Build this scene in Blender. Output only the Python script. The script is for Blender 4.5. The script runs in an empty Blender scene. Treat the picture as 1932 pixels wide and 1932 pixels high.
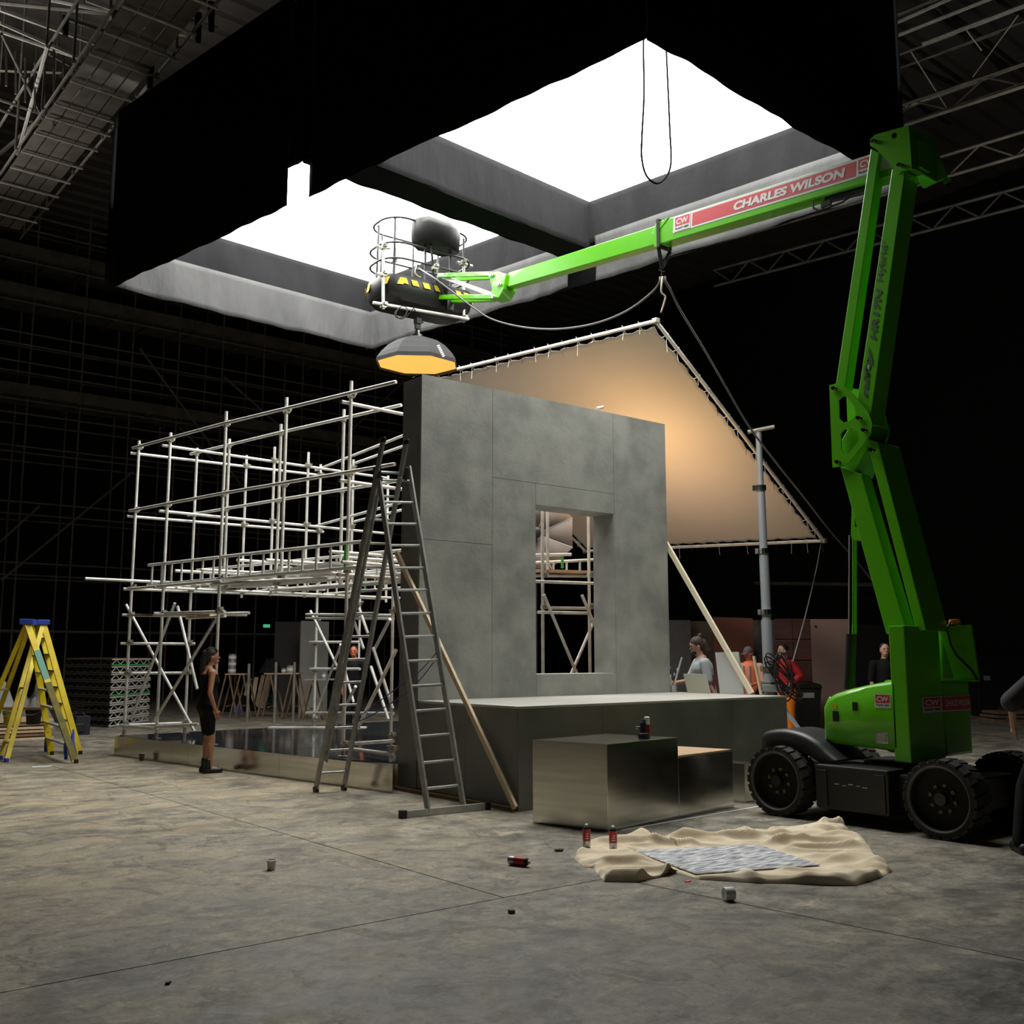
import bpy, bmesh, math, random
from math import sin, cos, pi, radians
from mathutils import Vector, Matrix
random.seed(7)
S = bpy.context.scene
COL = S.collection
V = Vector

# ---------------------------------------------------------------- camera
F_PX = 1930.0; PITCH = math.atan((1237.0 - 966.0) / F_PX); EYE = V((0, 0, 1.6)); AZ = radians(50.9)
FWH = V((cos(AZ), sin(AZ), 0)); RT = V((sin(AZ), -cos(AZ), 0)); UPZ = V((0, 0, 1))
CF = FWH * cos(PITCH) + UPZ * sin(PITCH); CU = UPZ * cos(PITCH) - FWH * sin(PITCH)
cam = bpy.data.cameras.new('camera'); cam.sensor_width = 36; cam.lens = 36 * F_PX / 1932.0
cam.clip_start = 0.05; cam.clip_end = 300
cam_o = bpy.data.objects.new('camera', cam); COL.objects.link(cam_o)
cam_o.matrix_world = Matrix(((RT.x, CU.x, -CF.x, 0), (RT.y, CU.y, -CF.y, 0), (RT.z, CU.z, -CF.z, 1.6), (0, 0, 0, 1)))
S.camera = cam_o
# ---------------------------------------------------------------- light and exposure
S.view_settings.view_transform = 'Standard'; S.view_settings.look = 'None'
S.view_settings.exposure = 0.0; S.view_settings.gamma = 1.0; S.view_settings.use_curve_mapping = False
W = bpy.data.worlds.new('world'); S.world = W; W.use_nodes = True
W.node_tree.nodes['Background'].inputs[0].default_value = (0.75, 0.85, 1.0, 1)
W.node_tree.nodes['Background'].inputs[1].default_value = 0.0035

PANEL_STRENGTH = 13.0
def area_light(name, loc, target, size, energy, color=(1, 1, 1), size_y=None, spread=180):
    l = bpy.data.lights.new(name, 'AREA'); l.energy = energy; l.color = color; l.size = size
    if size_y: l.shape = 'RECTANGLE'; l.size_y = size_y
    l.spread = radians(spread)
    o = bpy.data.objects.new(name, l); COL.objects.link(o); o.location = loc
    o.rotation_euler = (V(target) - V(loc)).to_track_quat('-Z', 'Y').to_euler()
    return o
# fill lights added to brighten the dark roof and hall, no real lamps
area_light('roof_fill_light', (0.5, 23, 9.5), (3.5, 20.5, 17), 1.2, 150, (1, .93, .85), spread=100)
area_light('roof_fill_light', (17.5, 6, 8.5), (18.5, 7, 15), 1.0, 36, (1, .93, .85))
area_light('hall_fill_light', (17.0, 20, 7.6), (19, 17, 0), 1.2, 55, (1, .9, .82))
area_light('hall_fill_light', (6.0, 25, 8.0), (6.5, 24, 0), 1.4, 70, (1, .9, .82))

# ---------------------------------------------------------------- geometry of sight lines (points on real planes)
def ray(x, y): return RT * ((x - 966) / F_PX) + CF + CU * ((966 - y) / F_PX)
def atZ(x, y, z): r = ray(x, y); return EYE + r * ((z - 1.6) / r.z)
def atY(x, y, Y): r = ray(x, y); return EYE + r * (Y / r.y)
def atX(x, y, X): r = ray(x, y); return EYE + r * (X / r.x)
def atD(x, y, d): r = ray(x, y); return EYE + r * (d / r.dot(FWH))

# ---------------------------------------------------------------- object helpers
def tag(o, label=None, cat=None, group=None, kind=None):
    if label: o['label'] = label
    if cat: o['category'] = cat
    if group: o['group'] = group
    if kind: o['kind'] = kind
    return o
def thing(name, label, cat, loc=(0, 0, 0), group=None):
    o = bpy.data.objects.new(name, None); COL.objects.link(o); o.location = loc; o.empty_display_size = .2
    return tag(o, label, cat, group)
def origin_of(o):
    p = V((0, 0, 0))
    while o is not None: p += V(o.location); o = o.parent
    return p
class MB:
    """collects shapes in world coordinates, builds ONE mesh object"""
    def __init__(s): s.v = []; s.f = []; s.m = []; s.cur = 0
    def add(s, vs, fs):
        n = len(s.v); s.v += [V(p) for p in vs]; s.f += [tuple(i + n for i in f) for f in fs]; s.m += [s.cur] * len(fs)
        return s
    def obox(s, o, a, b, c):
        o, a, b, c = V(o), V(a), V(b), V(c)
        if a.cross(b).dot(c) < 0: a, b = b, a
        vs = [o, o + a, o + a + b, o + b, o + c, o + a + c, o + a + b + c, o + b + c]
        return s.add(vs, [(3, 2, 1, 0), (4, 5, 6, 7), (0, 1, 5, 4), (1, 2, 6, 5), (2, 3, 7, 6), (3, 0, 4, 7)])
    def box(s, x0, x1, y0, y1, z0, z1):
        return s.obox((x0, y0, z0), (x1 - x0, 0, 0), (0, y1 - y0, 0), (0, 0, z1 - z0))
    def cbox(s, c, x, y, z, R=None):
        R = R or Matrix.Identity(3)
        a, b, d = R @ V((x, 0, 0)), R @ V((0, y, 0)), R @ V((0, 0, z))
        return s.obox(V(c) - (a + b + d) / 2, a, b, d)
    def bar(s, p, q, w, h, up=(0, 0, 1)):
        p, q = V(p), V(q); d = q - p; u = V(up)
        if abs(d.normalized().dot(u)) > .98: u = V((0, 1, 0))
        a = d.cross(u).normalized(); b = a.cross(d).normalized()
        return s.obox(p - a * w / 2 - b * h / 2, d, a * w, b * h)
    def prism(s, poly, vec):
        n = len(poly); vec = V(vec); P = [V(p) for p in poly]
        nn = sum(((P[i]).cross(P[(i + 1) % n]) for i in range(n)), V((0, 0, 0)))
        if nn.dot(vec) > 0: P = P[::-1]
        vs = P + [p + vec for p in P]
        fs = [tuple(range(n)), tuple(reversed(range(n, 2 * n)))] + [(i, i + n, (i + 1) % n + n, (i + 1) % n)[::1] for i in range(n)]
        fs = [fs[0], fs[1]] + [tuple(reversed(((i + 1) % n, (i + 1) % n + n, i + n, i))) for i in range(n)]
        fs = [fs[0], fs[1]] + [(i, i + n, (i + 1) % n + n, (i + 1) % n) for i in range(n)]
        return s.add(vs, fs)
    def tube(s, p, q, r, n=10, r2=None, caps=True):
        p, q = V(p), V(q); r2 = r if r2 is None else r2; d = (q - p).normalized()
        u = V((0, 0, 1)) if abs(d.z) < .9 else V((1, 0, 0)); a = d.cross(u).normalized(); b = d.cross(a)
        vs = [p + (a * cos(2 * pi * i / n) + b * sin(2 * pi * i / n)) * r for i in range(n)] + [q + (a * cos(2 * pi * i / n) + b * sin(2 * pi * i / n)) * r2 for i in range(n)]
        fs = [(i, (i + 1) % n, (i + 1) % n + n, i + n) for i in range(n)]
        if caps: fs += [tuple(reversed(range(n))), tuple(range(n, 2 * n))]
        return s.add(vs, fs)
    def path(s, pts, r, n=8, closed=False, rs=None):
        pts = [V(p) for p in pts]; m = len(pts); vs = []; a = None
        for i, p in enumerate(pts):
            d = (pts[(i + 1) % m] - pts[i - 1]) if closed else (pts[min(i + 1, m - 1)] - pts[max(i - 1, 0)])
            d = d.normalized()
            if a is None: a = d.cross(V((0, 0, 1)) if abs(d.z) < .9 else V((1, 0, 0))).normalized()
            else: a = (a - d * a.dot(d)).normalized()
            b = d.cross(a); rr = rs[i] if rs else r
            vs += [p + (a * cos(2 * pi * k / n) + b * sin(2 * pi * k / n)) * rr for k in range(n)]
        fs = []
        for i in range(m if closed else m - 1):
            j = (i + 1) % m
            for k in range(n): fs.append((i * n + k, i * n + (k + 1) % n, j * n + (k + 1) % n, j * n + k))
        if not closed: fs += [tuple(reversed(range(n))), tuple(range((m - 1) * n, m * n))]
        return s.add(vs, fs)
    def lathe(s, prof, c=(0, 0, 0), axis=(0, 0, 1), n=24, caps=True):
        c = V(c); d = V(axis).normalized(); u = V((0, 0, 1)) if abs(d.z) < .9 else V((1, 0, 0)); a = d.cross(u).normalized(); b = d.cross(a)
        vs = []; m = len(prof)
        for r, h in prof: vs += [c + d * h + (a * cos(2 * pi * k / n) + b * sin(2 * pi * k / n)) * r for k in range(n)]
        fs = [(i * n + k, i * n + (k + 1) % n, (i + 1) * n + (k + 1) % n, (i + 1) * n + k) for i in range(m - 1) for k in range(n)]
        if caps: fs += [tuple(reversed(range(n))), tuple(range((m - 1) * n, m * n))]
        return s.add(vs, fs)
    def grid(s, fn, nu, nv):
        vs = [V(fn(i / nu, j / nv)) for j in range(nv + 1) for i in range(nu + 1)]
        fs = [(j * (nu + 1) + i, j * (nu + 1) + i + 1, (j + 1) * (nu + 1) + i + 1, (j + 1) * (nu + 1) + i) for j in range(nv) for i in range(nu)]
        return s.add(vs, fs)
    def ball(s, c, r, n=12, sc=(1, 1, 1), R=None):
        c = V(c); vs = []; m = n // 2 + 1
        for j in range(m + 1):
            t = pi * j / m
            for k in range(n):
                p = V((sin(t) * cos(2 * pi * k / n) * sc[0], sin(t) * sin(2 * pi * k / n) * sc[1], cos(t) * sc[2])) * r
                vs.append(c + (R @ p if R else p))
        return s.add(vs, [(j * n + (k + 1) % n, j * n + k, (j + 1) * n + k, (j + 1) * n + (k + 1) % n) for j in range(m) for k in range(n)])
    def build(s, name, mat, parent=None, smooth=None, bevel=0, label=None, solid=0, kind=None, fix=False):
        off = origin_of(parent) if parent else V((0, 0, 0))
        me = bpy.data.meshes.new(name); me.from_pydata([tuple(p - off) for p in s.v], [], s.f)
        mats = mat if isinstance(mat, (list, tuple)) else [mat]
        for m in mats: me.materials.append(m)
        if len(mats) > 1: me.polygons.foreach_set('material_index', s.m)
        if fix or bevel:
            bm = bmesh.new(); bm.from_mesh(me); bmesh.ops.remove_doubles(bm, verts=bm.verts, dist=1e-5)
            bmesh.ops.recalc_face_normals(bm, faces=bm.faces)
            if bevel:
                es = [e for e in bm.edges if len(e.link_faces) == 2 and e.calc_face_angle(0) > .5]
                bmesh.ops.bevel(bm, geom=es, offset=bevel, segments=2, affect='EDGES', profile=.6)
            bm.to_mesh(me); bm.free()
        if smooth is not None:
            me.polygons.foreach_set('use_smooth', [True] * len(me.polygons))
            if smooth > 0: me.set_sharp_from_angle(angle=radians(smooth))
        me.update()
        o = bpy.data.objects.new(name, me); COL.objects.link(o)
        if parent: o.parent = parent
        if solid:
            md = o.modifiers.new('thickness', 'SOLIDIFY'); md.thickness = solid; md.offset = 0
        if label: o['label'] = label
        if kind: o['kind'] = kind
        return o
def plate_mb(outline, holes, to3, th):
    """flat plate with holes: 2-D outline -> world by to3(u,v); th = thickness vector"""
    cu = bpy.data.curves.new('tmp', 'CURVE'); cu.dimensions = '2D'; cu.fill_mode = 'BOTH'
    for loop in [outline] + list(holes):
        sp = cu.splines.new('POLY'); sp.points.add(len(loop) - 1); sp.use_cyclic_u = True
        for i, (a, b) in enumerate(loop): sp.points[i].co = (a, b, 0, 1)
    o = bpy.data.objects.new('tmp', cu); COL.objects.link(o)
    dg = bpy.context.evaluated_depsgraph_get(); me = o.evaluated_get(dg).to_mesh()
    mb = MB(); base = [to3(v.co.x, v.co.y) for v in me.vertices]; th = V(th)
    bm = bmesh.new(); bm.from_mesh(me); bmesh.ops.remove_doubles(bm, verts=bm.verts, dist=1e-6)
    base = [V(to3(v.co.x, v.co.y)) for v in bm.verts]; bm.verts.index_update(); n = len(base)
    fs = []
    for f in bm.faces:
        idx = [v.index for v in f.verts]; fs.append(tuple(idx)); fs.append(tuple(i + n for i in reversed(idx)))
    for e in bm.edges:
        if len(e.link_faces) == 1:
            l = e.link_loops[0]; a, b = l.vert.index, l.link_loop_next.vert.index
            fs.append((b, a, a + n, b + n))
    bm.free(); o.evaluated_get(dg).to_mesh_clear(); bpy.data.objects.remove(o)
    mb.add(base + [p + th for p in base], fs)
    return mb
def text_obj(name, txt, o, ux, uy, height, mat, parent, width=None, bold=0.0, shear=0.0, label=None, depth=.002):
    """flat lettering: origin o, ux = reading direction, uy = up of the letters"""
    cu = bpy.data.curves.new('tmp', 'FONT'); cu.body = txt; cu.size = 1; cu.offset = bold; cu.shear = shear
    ob = bpy.data.objects.new('tmp', cu); COL.objects.link(ob)
    dg = bpy.context.evaluated_depsgraph_get(); me = bpy.data.meshes.new_from_object(ob.evaluated_get(dg)); bpy.data.objects.remove(ob)
    xs = [v.co.x for v in me.vertices]; ys = [v.co.y for v in me.vertices]
    x0, y0 = min(xs), min(ys); sy = height / (max(ys) - y0); sx = (width / (max(xs) - x0)) if width else sy
    ux, uy, o = V(ux).normalized(), V(uy).normalized(), V(o); nn = ux.cross(uy).normalized(); off = origin_of(parent)
    for v in me.vertices:
        v.co = o - off + ux * ((v.co.x - x0) * sx) + uy * ((v.co.y - y0) * sy) + nn * depth
    me.materials.append(mat)
    t = bpy.data.objects.new(name, me); COL.objects.link(t); t.parent = parent
    if label: t['label'] = label
    return t

# ---------------------------------------------------------------- materials
MATS = {}
def mat(name, col, rough=.6, metal=0, emit=None, estr=0, noise=0, nscale=5, bump=0, bscale=40, col2=None, spec=.5, stretch=None, rvar=0, detail=6, coat=0):
    if name in MATS: return MATS[name]
    m = bpy.data.materials.new(name); m.use_nodes = True; nt = m.node_tree; b = nt.nodes['Principled BSDF']
    b.inputs['Base Color'].default_value = (*col, 1); b.inputs['Roughness'].default_value = rough; b.inputs['Metallic'].default_value = metal
    b.inputs['Specular IOR Level'].default_value = spec; b.inputs['Coat Weight'].default_value = coat
    if emit: b.inputs['Emission Color'].default_value = (*emit, 1); b.inputs['Emission Strength'].default_value = estr
    tc = nt.nodes.new('ShaderNodeTexCoord'); mp = nt.nodes.new('ShaderNodeMapping'); nt.links.new(tc.outputs['Object'], mp.inputs[0])
    if stretch: mp.inputs['Scale'].default_value = stretch
    nz = nt.nodes.new('ShaderNodeTexNoise'); nz.inputs['Scale'].default_value = nscale; nz.inputs['Detail'].default_value = detail; nt.links.new(mp.outputs[0], nz.inputs[0])
    c2 = col2 or tuple(c * (1 - noise) for c in col)
    if noise or col2:
        mx = nt.nodes.new('ShaderNodeMix'); mx.data_type = 'RGBA'; mx.inputs[6].default_value = (*col, 1); mx.inputs[7].default_value = (*c2, 1)
        cr = nt.nodes.new('ShaderNodeMapRange'); cr.inputs[1].default_value = .35; cr.inputs[2].default_value = .65
        nt.links.new(nz.outputs[0], cr.inputs[0]); nt.links.new(cr.outputs[0], mx.inputs[0]); nt.links.new(mx.outputs[2], b.inputs['Base Color'])
    if rvar:
        cr2 = nt.nodes.new('ShaderNodeMapRange'); cr2.inputs[3].default_value = max(0, rough - rvar); cr2.inputs[4].default_value = min(1, rough + rvar)
        nt.links.new(nz.outputs[0], cr2.inputs[0]); nt.links.new(cr2.outputs[0], b.inputs['Roughness'])
    if bump:
        n2 = nt.nodes.new('ShaderNodeTexNoise'); n2.inputs['Scale'].default_value = bscale; n2.inputs['Detail'].default_value = 4; nt.links.new(mp.outputs[0], n2.inputs[0])
        bp = nt.nodes.new('ShaderNodeBump'); bp.inputs['Strength'].default_value = bump; bp.inputs['Distance'].default_value = .02 if bump < .9 else .055
        nt.links.new(n2.outputs[0], bp.inputs['Height']); nt.links.new(bp.outputs[0], b.inputs['Normal'])
    MATS[name] = m; return m
def floor_mat():
    m = bpy.data.materials.new('floor_concrete'); m.use_nodes = True; nt = m.node_tree; N = nt.nodes; L = nt.links; b = N['Principled BSDF']
    tc = N.new('ShaderNodeTexCoord')
    def noise(sc, det, dist=0, st=(1, 1, 1)):
        mp = N.new('ShaderNodeMapping'); mp.inputs['Scale'].default_value = st; L.new(tc.outputs['Object'], mp.inputs[0])
        n = N.new('ShaderNodeTexNoise'); n.inputs['Scale'].default_value = sc; n.inputs['Detail'].default_value = det; n.inputs['Distortion'].default_value = dist; n.inputs['Roughness'].default_value = .62
        L.new(mp.outputs[0], n.inputs[0]); return n.outputs[0]
    def ramp(f, stops):
        r = N.new('ShaderNodeValToRGB'); L.new(f, r.inputs[0]); e = r.color_ramp.elements
        e[0].position, e[0].color = stops[0][0], (*stops[0][1], 1); e[1].position, e[1].color = stops[1][0], (*stops[1][1], 1)
        for p, c in stops[2:]: k = e.new(p); k.color = (*c, 1)
        return r.outputs[0]
    def mix(f, a, c, mode='MIX'):
        x = N.new('ShaderNodeMix'); x.data_type = 'RGBA'; x.blend_type = mode
        if isinstance(f, float): x.inputs[0].default_value = f
        else: L.new(f, x.inputs[0])
        for i, q in ((6, a), (7, c)):
            if isinstance(q, tuple): x.inputs[i].default_value = (*q, 1)
            else: L.new(q, x.inputs[i])
        return x.outputs[2]
    big = noise(.42, 8, 1.2); mid = noise(1.7, 8, .8, (1, 1.5, 1)); fine = noise(9, 8, .3)
    base = ramp(mid, [(.30, (.085, .082, .068)), (.44, (.15, .141, .116)), (.55, (.235, .218, .176)), (.68, (.40, .36, .28))])
    tan = ramp(big, [(.40, (0, 0, 0)), (.62, (1, 1, 1))])
    c = mix(tan, base, mix(.5, base, (.34, .285, .20)))
    blot = ramp(noise(.9, 3, 2.2), [(.54, (0, 0, 0)), (.585, (.75, .75, .75))])
    c = mix(blot, c, mix(.55, c, (.105, .105, .095)))
    c = mix(.5, c, ramp(fine, [(.3, (.10, .10, .10)), (.5, (1, 1, 1)), (.7, (1.7, 1.7, 1.7))]), 'MULTIPLY')
    sc = noise(2.4, 10, 3.0, (.5, 2.5, 1)); scr = ramp(sc, [(.495, (0, 0, 0)), (.503, (1, 1, 1)), (.511, (0, 0, 0))])
    c = mix(mix(.6, (0., 0., 0.), scr), c, (.40, .37, .31))
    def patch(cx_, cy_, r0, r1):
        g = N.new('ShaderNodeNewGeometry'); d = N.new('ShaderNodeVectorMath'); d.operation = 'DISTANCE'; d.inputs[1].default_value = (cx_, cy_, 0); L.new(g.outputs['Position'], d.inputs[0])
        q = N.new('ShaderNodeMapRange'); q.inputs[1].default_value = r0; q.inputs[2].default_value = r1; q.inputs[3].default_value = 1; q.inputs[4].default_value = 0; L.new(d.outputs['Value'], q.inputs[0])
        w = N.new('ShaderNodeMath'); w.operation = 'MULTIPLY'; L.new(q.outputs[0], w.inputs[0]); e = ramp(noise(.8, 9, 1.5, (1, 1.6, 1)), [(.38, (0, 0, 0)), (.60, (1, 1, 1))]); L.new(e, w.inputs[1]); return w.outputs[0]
    c = mix(patch(3.2, 12.0, 1.5, 6.5), c, mix(.6, c, (.62, .50, .32)))  # tan dust, plus the lit mid-left floor's brightness mixed into the colour
    c = mix(patch(3.4, 1.5, 1.0, 4.5), c, mix(.55, c, (.075, .08, .082)))  # dim foreground light painted in as a darker bluish tone
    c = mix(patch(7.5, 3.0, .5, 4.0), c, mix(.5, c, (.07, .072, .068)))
    c = mix(mix(.8, (0., 0., 0.), ramp(noise(.75, 5, 2.6, (1, 1.4, 1)), [(.535, (0, 0, 0)), (.548, (.5, .5, .5)), (.60, (.25, .25, .25))])), c, (.30, .285, .24))
    c = mix(mix(.8, (0., 0., 0.), ramp(noise(1.3, 6, 1.8, (1.3, 1, 1)), [(.575, (0, 0, 0)), (.59, (.6, .6, .6)), (.66, (.3, .3, .3))])), c, (.055, .055, .048))
    c = mix(.55, c, ramp(noise(38, 5, .2), [(.3, (.55, .55, .55)), (.7, (1.4, 1.4, 1.4))]), 'MULTIPLY')
    L.new(c, b.inputs['Base Color'])
    rr = N.new('ShaderNodeMapRange'); rr.inputs[1].default_value = .35; rr.inputs[2].default_value = .65; rr.inputs[3].default_value = .42; rr.inputs[4].default_value = .75
    L.new(mid, rr.inputs[0]); L.new(rr.outputs[0], b.inputs['Roughness']); b.inputs['Specular IOR Level'].default_value = .35
    bp = N.new('ShaderNodeBump'); bp.inputs['Strength'].default_value = .25; bp.inputs['Distance'].default_value = .01; L.new(fine, bp.inputs['Height']); L.new(bp.outputs[0], b.inputs['Normal'])
    return m
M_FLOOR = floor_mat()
M_JOINT = mat('floor_joint', (.02, .02, .018), .9)
M_CONC = mat('painted_concrete', (.42, .418, .38), .62, noise=.0, col2=(.28, .283, .262), nscale=2.4, bump=.12, bscale=22, detail=10)
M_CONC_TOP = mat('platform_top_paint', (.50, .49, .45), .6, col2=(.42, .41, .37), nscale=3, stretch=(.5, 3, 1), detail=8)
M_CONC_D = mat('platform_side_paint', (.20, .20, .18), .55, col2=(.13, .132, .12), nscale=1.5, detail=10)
M_BLACKCLOTH = mat("black_drape", (.005, .0055, .006), .95, spec=.1)
M_GREYCLOTH = mat("grey_valance", (.066, .066, .067), .95, noise=.15, nscale=2, spec=.1, bump=1.0, bscale=3.2, stretch=(1, 1, .35))
M_DARKCLOTH = mat("dark_drape", (.0125, .0122, .0135), .95, noise=.2, nscale=2, spec=.1, bump=1.0, bscale=3.0, stretch=(1, 1, .35))
M_GALV = mat('galvanised_tube', (.80, .80, .75), .42, .2, noise=.25, nscale=6)
M_ALU = mat('aluminium', (.55, .56, .55), .38, .6, noise=.2, nscale=8)
M_ALU_D = mat('dull_aluminium', (.42, .42, .40), .5, .3, noise=.25, nscale=8)
M_STEEL = mat('brushed_steel_sheet', (.66, .64, .58), .20, 1.0, noise=.12, nscale=3, stretch=(.3, .3, 6), rvar=.06)
M_MIRROR = mat('gloss_black_floor', (.05, .052, .056), .09, 0, spec=.8, noise=.3, nscale=1.2)
M_PLY = mat('plywood', (.62, .42, .27), .65, col2=(.50, .33, .20), nscale=3, stretch=(8, 1, 1))
M_PINE = mat('pine_batten', (.70, .55, .36), .6, col2=(.58, .42, .26), nscale=4, stretch=(4, 4, .6))
M_WOOD_D = mat('old_timber', (.26, .16, .09), .75, col2=(.16, .10, .06), nscale=4)
M_GREEN = mat('lift_green_paint', (.105, .47, .004), .32, 0, coat=.4, noise=.08, nscale=2)
M_GREENTUBE = mat('green_paint_tube', (.05, .40, .08), .5)
M_BLACK = mat('black_plastic', (.012, .012, .012), .45, noise=.3, nscale=6)
M_BLACKM = mat('black_matt', (.008, .008, .008), .8)
M_RUBBER = mat('tyre_rubber', (.038, .037, .034), .85, noise=.35, nscale=10, bump=.2)
M_WHITE = mat('white_paint', (.75, .75, .73), .5)
M_RED = mat('sign_red', (.62, .03, .05), .45)
M_DGREY = mat('dark_grey_print', (.03, .04, .04), .5)
M_YEL = mat('yellow_fibreglass', (.80, .62, .0), .5, col2=(.66, .47, .0), nscale=5)
M_BLUEP = mat('blue_plastic', (.02, .06, .40), .5)
M_CHROME = mat('chrome', (.75, .75, .75), .15, 1)
M_ROPE = mat('grey_rope', (.20, .20, .20), .9)
M_ROPEL = mat('pale_rope', (.62, .52, .40), .9)
M_SKIN = mat('skin_tan', (.42, .20, .12), .5); M_SKIN2 = mat('skin_fair', (.58, .32, .24), .5)
M_HAIR = mat('dark_hair', (.02, .014, .012), .6, noise=.4, nscale=30, stretch=(1, 1, .3))
M_LIGHT = bpy.data.materials.new('lit_diffusion_cloth'); M_LIGHT.use_nodes = True
_b = M_LIGHT.node_tree.nodes['Principled BSDF']; _b.inputs['Base Color'].default_value = (.8, .8, .8, 1); _b.inputs['Emission Color'].default_value = (1, .995, .955, 1); _b.inputs['Emission Strength'].default_value = PANEL_STRENGTH

# ================================================================ SETTING
# floor: cast slabs with recessed joints over a dark base
fl = thing('floor', None, None); fl['kind'] = 'structure'
MB().box(-14, 44, -6, 48, -.12, -.03).build('joint_bed', M_JOINT, fl)
rows = [(-6, 1.1, [-14, -5, 1.2, 7.4, 13, 22, 33, 44]), (1.1, 5.56, [-14, -6, -.4, 5.62, 11.2, 20, 32, 44]), (5.56, 11.0, [-14, -6, -.6, 4.45, 9.9, 16, 24, 34, 44]), (11.0, 17, [-14, -6, -.6, 4.45, 10, 16, 24, 34, 44]), (17, 24, [-14, -4, 4.45, 12, 20, 30, 44]), (24, 34, [-14, 0, 10, 22, 44]), (34, 48, [-14, 6, 24, 44])]
g = .006
for y0, y1, xs in rows:
    for a, b2 in zip(xs, xs[1:]):
        k = -.10 if (y0, a) in ((1.1, 5.62), (1.1, -.4)) else 0
        mb = MB()
        xl0 = a + g + (.22 if a == 5.62 else 0); xl1 = a + g - (.17 if a == 5.62 else 0); xr0 = b2 - g + (.22 if b2 == 5.62 else 0); xr1 = b2 - g - (.17 if b2 == 5.62 else 0)
        mb.prism([(xl0, y0 + g, -.06), (xr0, y0 + g, -.06), (xr1, y1 - g, -.06), (xl1, y1 - g, -.06)], (0, 0, .06))
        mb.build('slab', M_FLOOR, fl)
M_ROOF = mat('corrugated_roof_sheet', (.16, .15, .145), .7, noise=.3, nscale=.6)
M_HALL = mat('black_hall_wall', (.010, .011, .012), .9)
# roof: corrugated sheets
def roof_fn(u, v):
    x = -12 + u * 46; y = -2 + v * 50
    return (x, y, 17.5 + .06 * math.copysign(1, sin(x * 2 * pi / .9)) * 1)
mb = MB()
for i in range(70):
    y = -4 + i * .75
    mb.add([(-12, y, 17.5), (-12, y + .34, 17.5), (-12, y + .40, 17.6), (-12, y + .69, 17.6), (-12, y + .75, 17.5), (44, y, 17.5), (44, y + .34, 17.5), (44, y + .40, 17.6), (44, y + .69, 17.6), (44, y + .75, 17.5)],
           [(0, 1, 6, 5), (1, 2, 7, 6), (2, 3, 8, 7), (3, 4, 9, 8)])
mb.build('ceiling', M_ROOF, None, kind='structure', solid=.02)
MB().box(-14, 44, 42, 42.3, 0, 17.5).build('wall_back', M_HALL, None, kind='structure')
MB().box(33, 33.3, -6, 42, 0, 17.5).build('wall_right', M_HALL, None, kind='structure')
MB().box(-14, -13.7, -6, 42, 0, 17.5).build('wall_left', M_HALL, None, kind='structure')

# ================================================================ OVERHEAD LIGHT BOX
N0, L0, F0, R0 = V((7.37, 6.82, 0)), V((5.40, 17.91, 0)), V((10.95, 18.22, 0)), V((12.72, 7.01, 0))
lb = thing('light_box', 'huge black draped overhead light box with two glowing white panels above the set', 'light box', (9, 12.5, 8))
def zz(p, z): return V((p.x, p.y, z))
def drape(P, Q, z0, z1, mt, name, amp=.03, n=140, nv=8, seed=0, parent=lb, wob=.008, label=None, zt=None, lean=0):
    rnd = random.Random(seed); ph = [(rnd.uniform(3, 14), rnd.uniform(0, 6.28), rnd.uniform(.4, 1)) for _ in range(3)] + [(rnd.uniform(14, 44), rnd.uniform(0, 6.28), rnd.uniform(.1, .3)) for _ in range(4)]; d = (Q - P); nrm = d.cross(UPZ).normalized()
    def fn(u, v):
        w = sum(sin(a * u * d.length / 3 + b + v * (1 + c)) * c for a, b, c in ph) / 3
        zb = z0 + wob * sin(u * 23 + seed) + wob * .7 * sin(u * 57 + 1)
        return P + d * u + nrm * (amp * w * (1.1 - v) + lean * (1 - v)) + UPZ * (zb + (z1 - zb) * v)
    mb = MB(); mb.grid(fn, n, nv); return mb.build(name, mt, parent, smooth=0, solid=.012, label=label)
# outer skirts (near left one has a slit)
dNL = (L0 - N0); s0 = .503; s1 = .545
drape(N0, N0 + dNL * s0, 8.0, 11.35, M_BLACKCLOTH, 'skirt', seed=1, n=60)
drape(N0 + dNL * (s0 - .012) + V((.05, 0, 0)), N0 + dNL * (s1 + .012) + V((.05, 0, 0)), 8.62, 11.35, M_BLACKCLOTH, 'skirt', seed=2, n=8, amp=.008)
drape(N0 + dNL * s1, L0, 8.0, 11.35, M_BLACKCLOTH, 'skirt', seed=3, n=60)
drape(N0, R0, 8.0, 11.6, M_BLACKCLOTH, 'skirt', seed=4)
drape(L0 + V((-.05, .08, 0)), F0 + V((.08, .08, 0)), 8.1, 11.3, M_BLACKCLOTH, 'skirt', seed=5)
drape(F0 + V((.08, .08, 0)), R0 + V((.08, 0, 0)), 8.1, 11.3, M_BLACKCLOTH, 'skirt', seed=6)
# inner linings of the far sides: dark upper band, grey valance below
def off(P, Q, k): n_ = (Q - P).cross(UPZ).normalized(); return P + n_ * k, Q + n_ * k
a_, b_ = off(L0, F0, .06); drape(a_, b_, 8.72, 9.5, M_DARKCLOTH, 'lining', seed=7, amp=.08)
a_, b_ = off(L0, F0, .14); drape(a_, b_, 8.0, 8.80, M_GREYCLOTH, 'valance', seed=8, amp=.09, wob=.006)
a_, b_ = off(F0, R0, .06); drape(a_, b_, 8.72, 9.5, M_DARKCLOTH, 'lining', seed=9, amp=.08)
dd = b_ - a_
a_, b_ = off(F0, R0, .14); dd = b_ - a_
drape(a_, a_ + dd * .485, 8.0, 8.80, M_GREYCLOTH, 'valance', seed=10, amp=.08, wob=.006)
drape(a_ + dd * .535, b_, 8.0, 8.80, M_GREYCLOTH, 'valance', seed=11, amp=.08, wob=.006)
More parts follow.
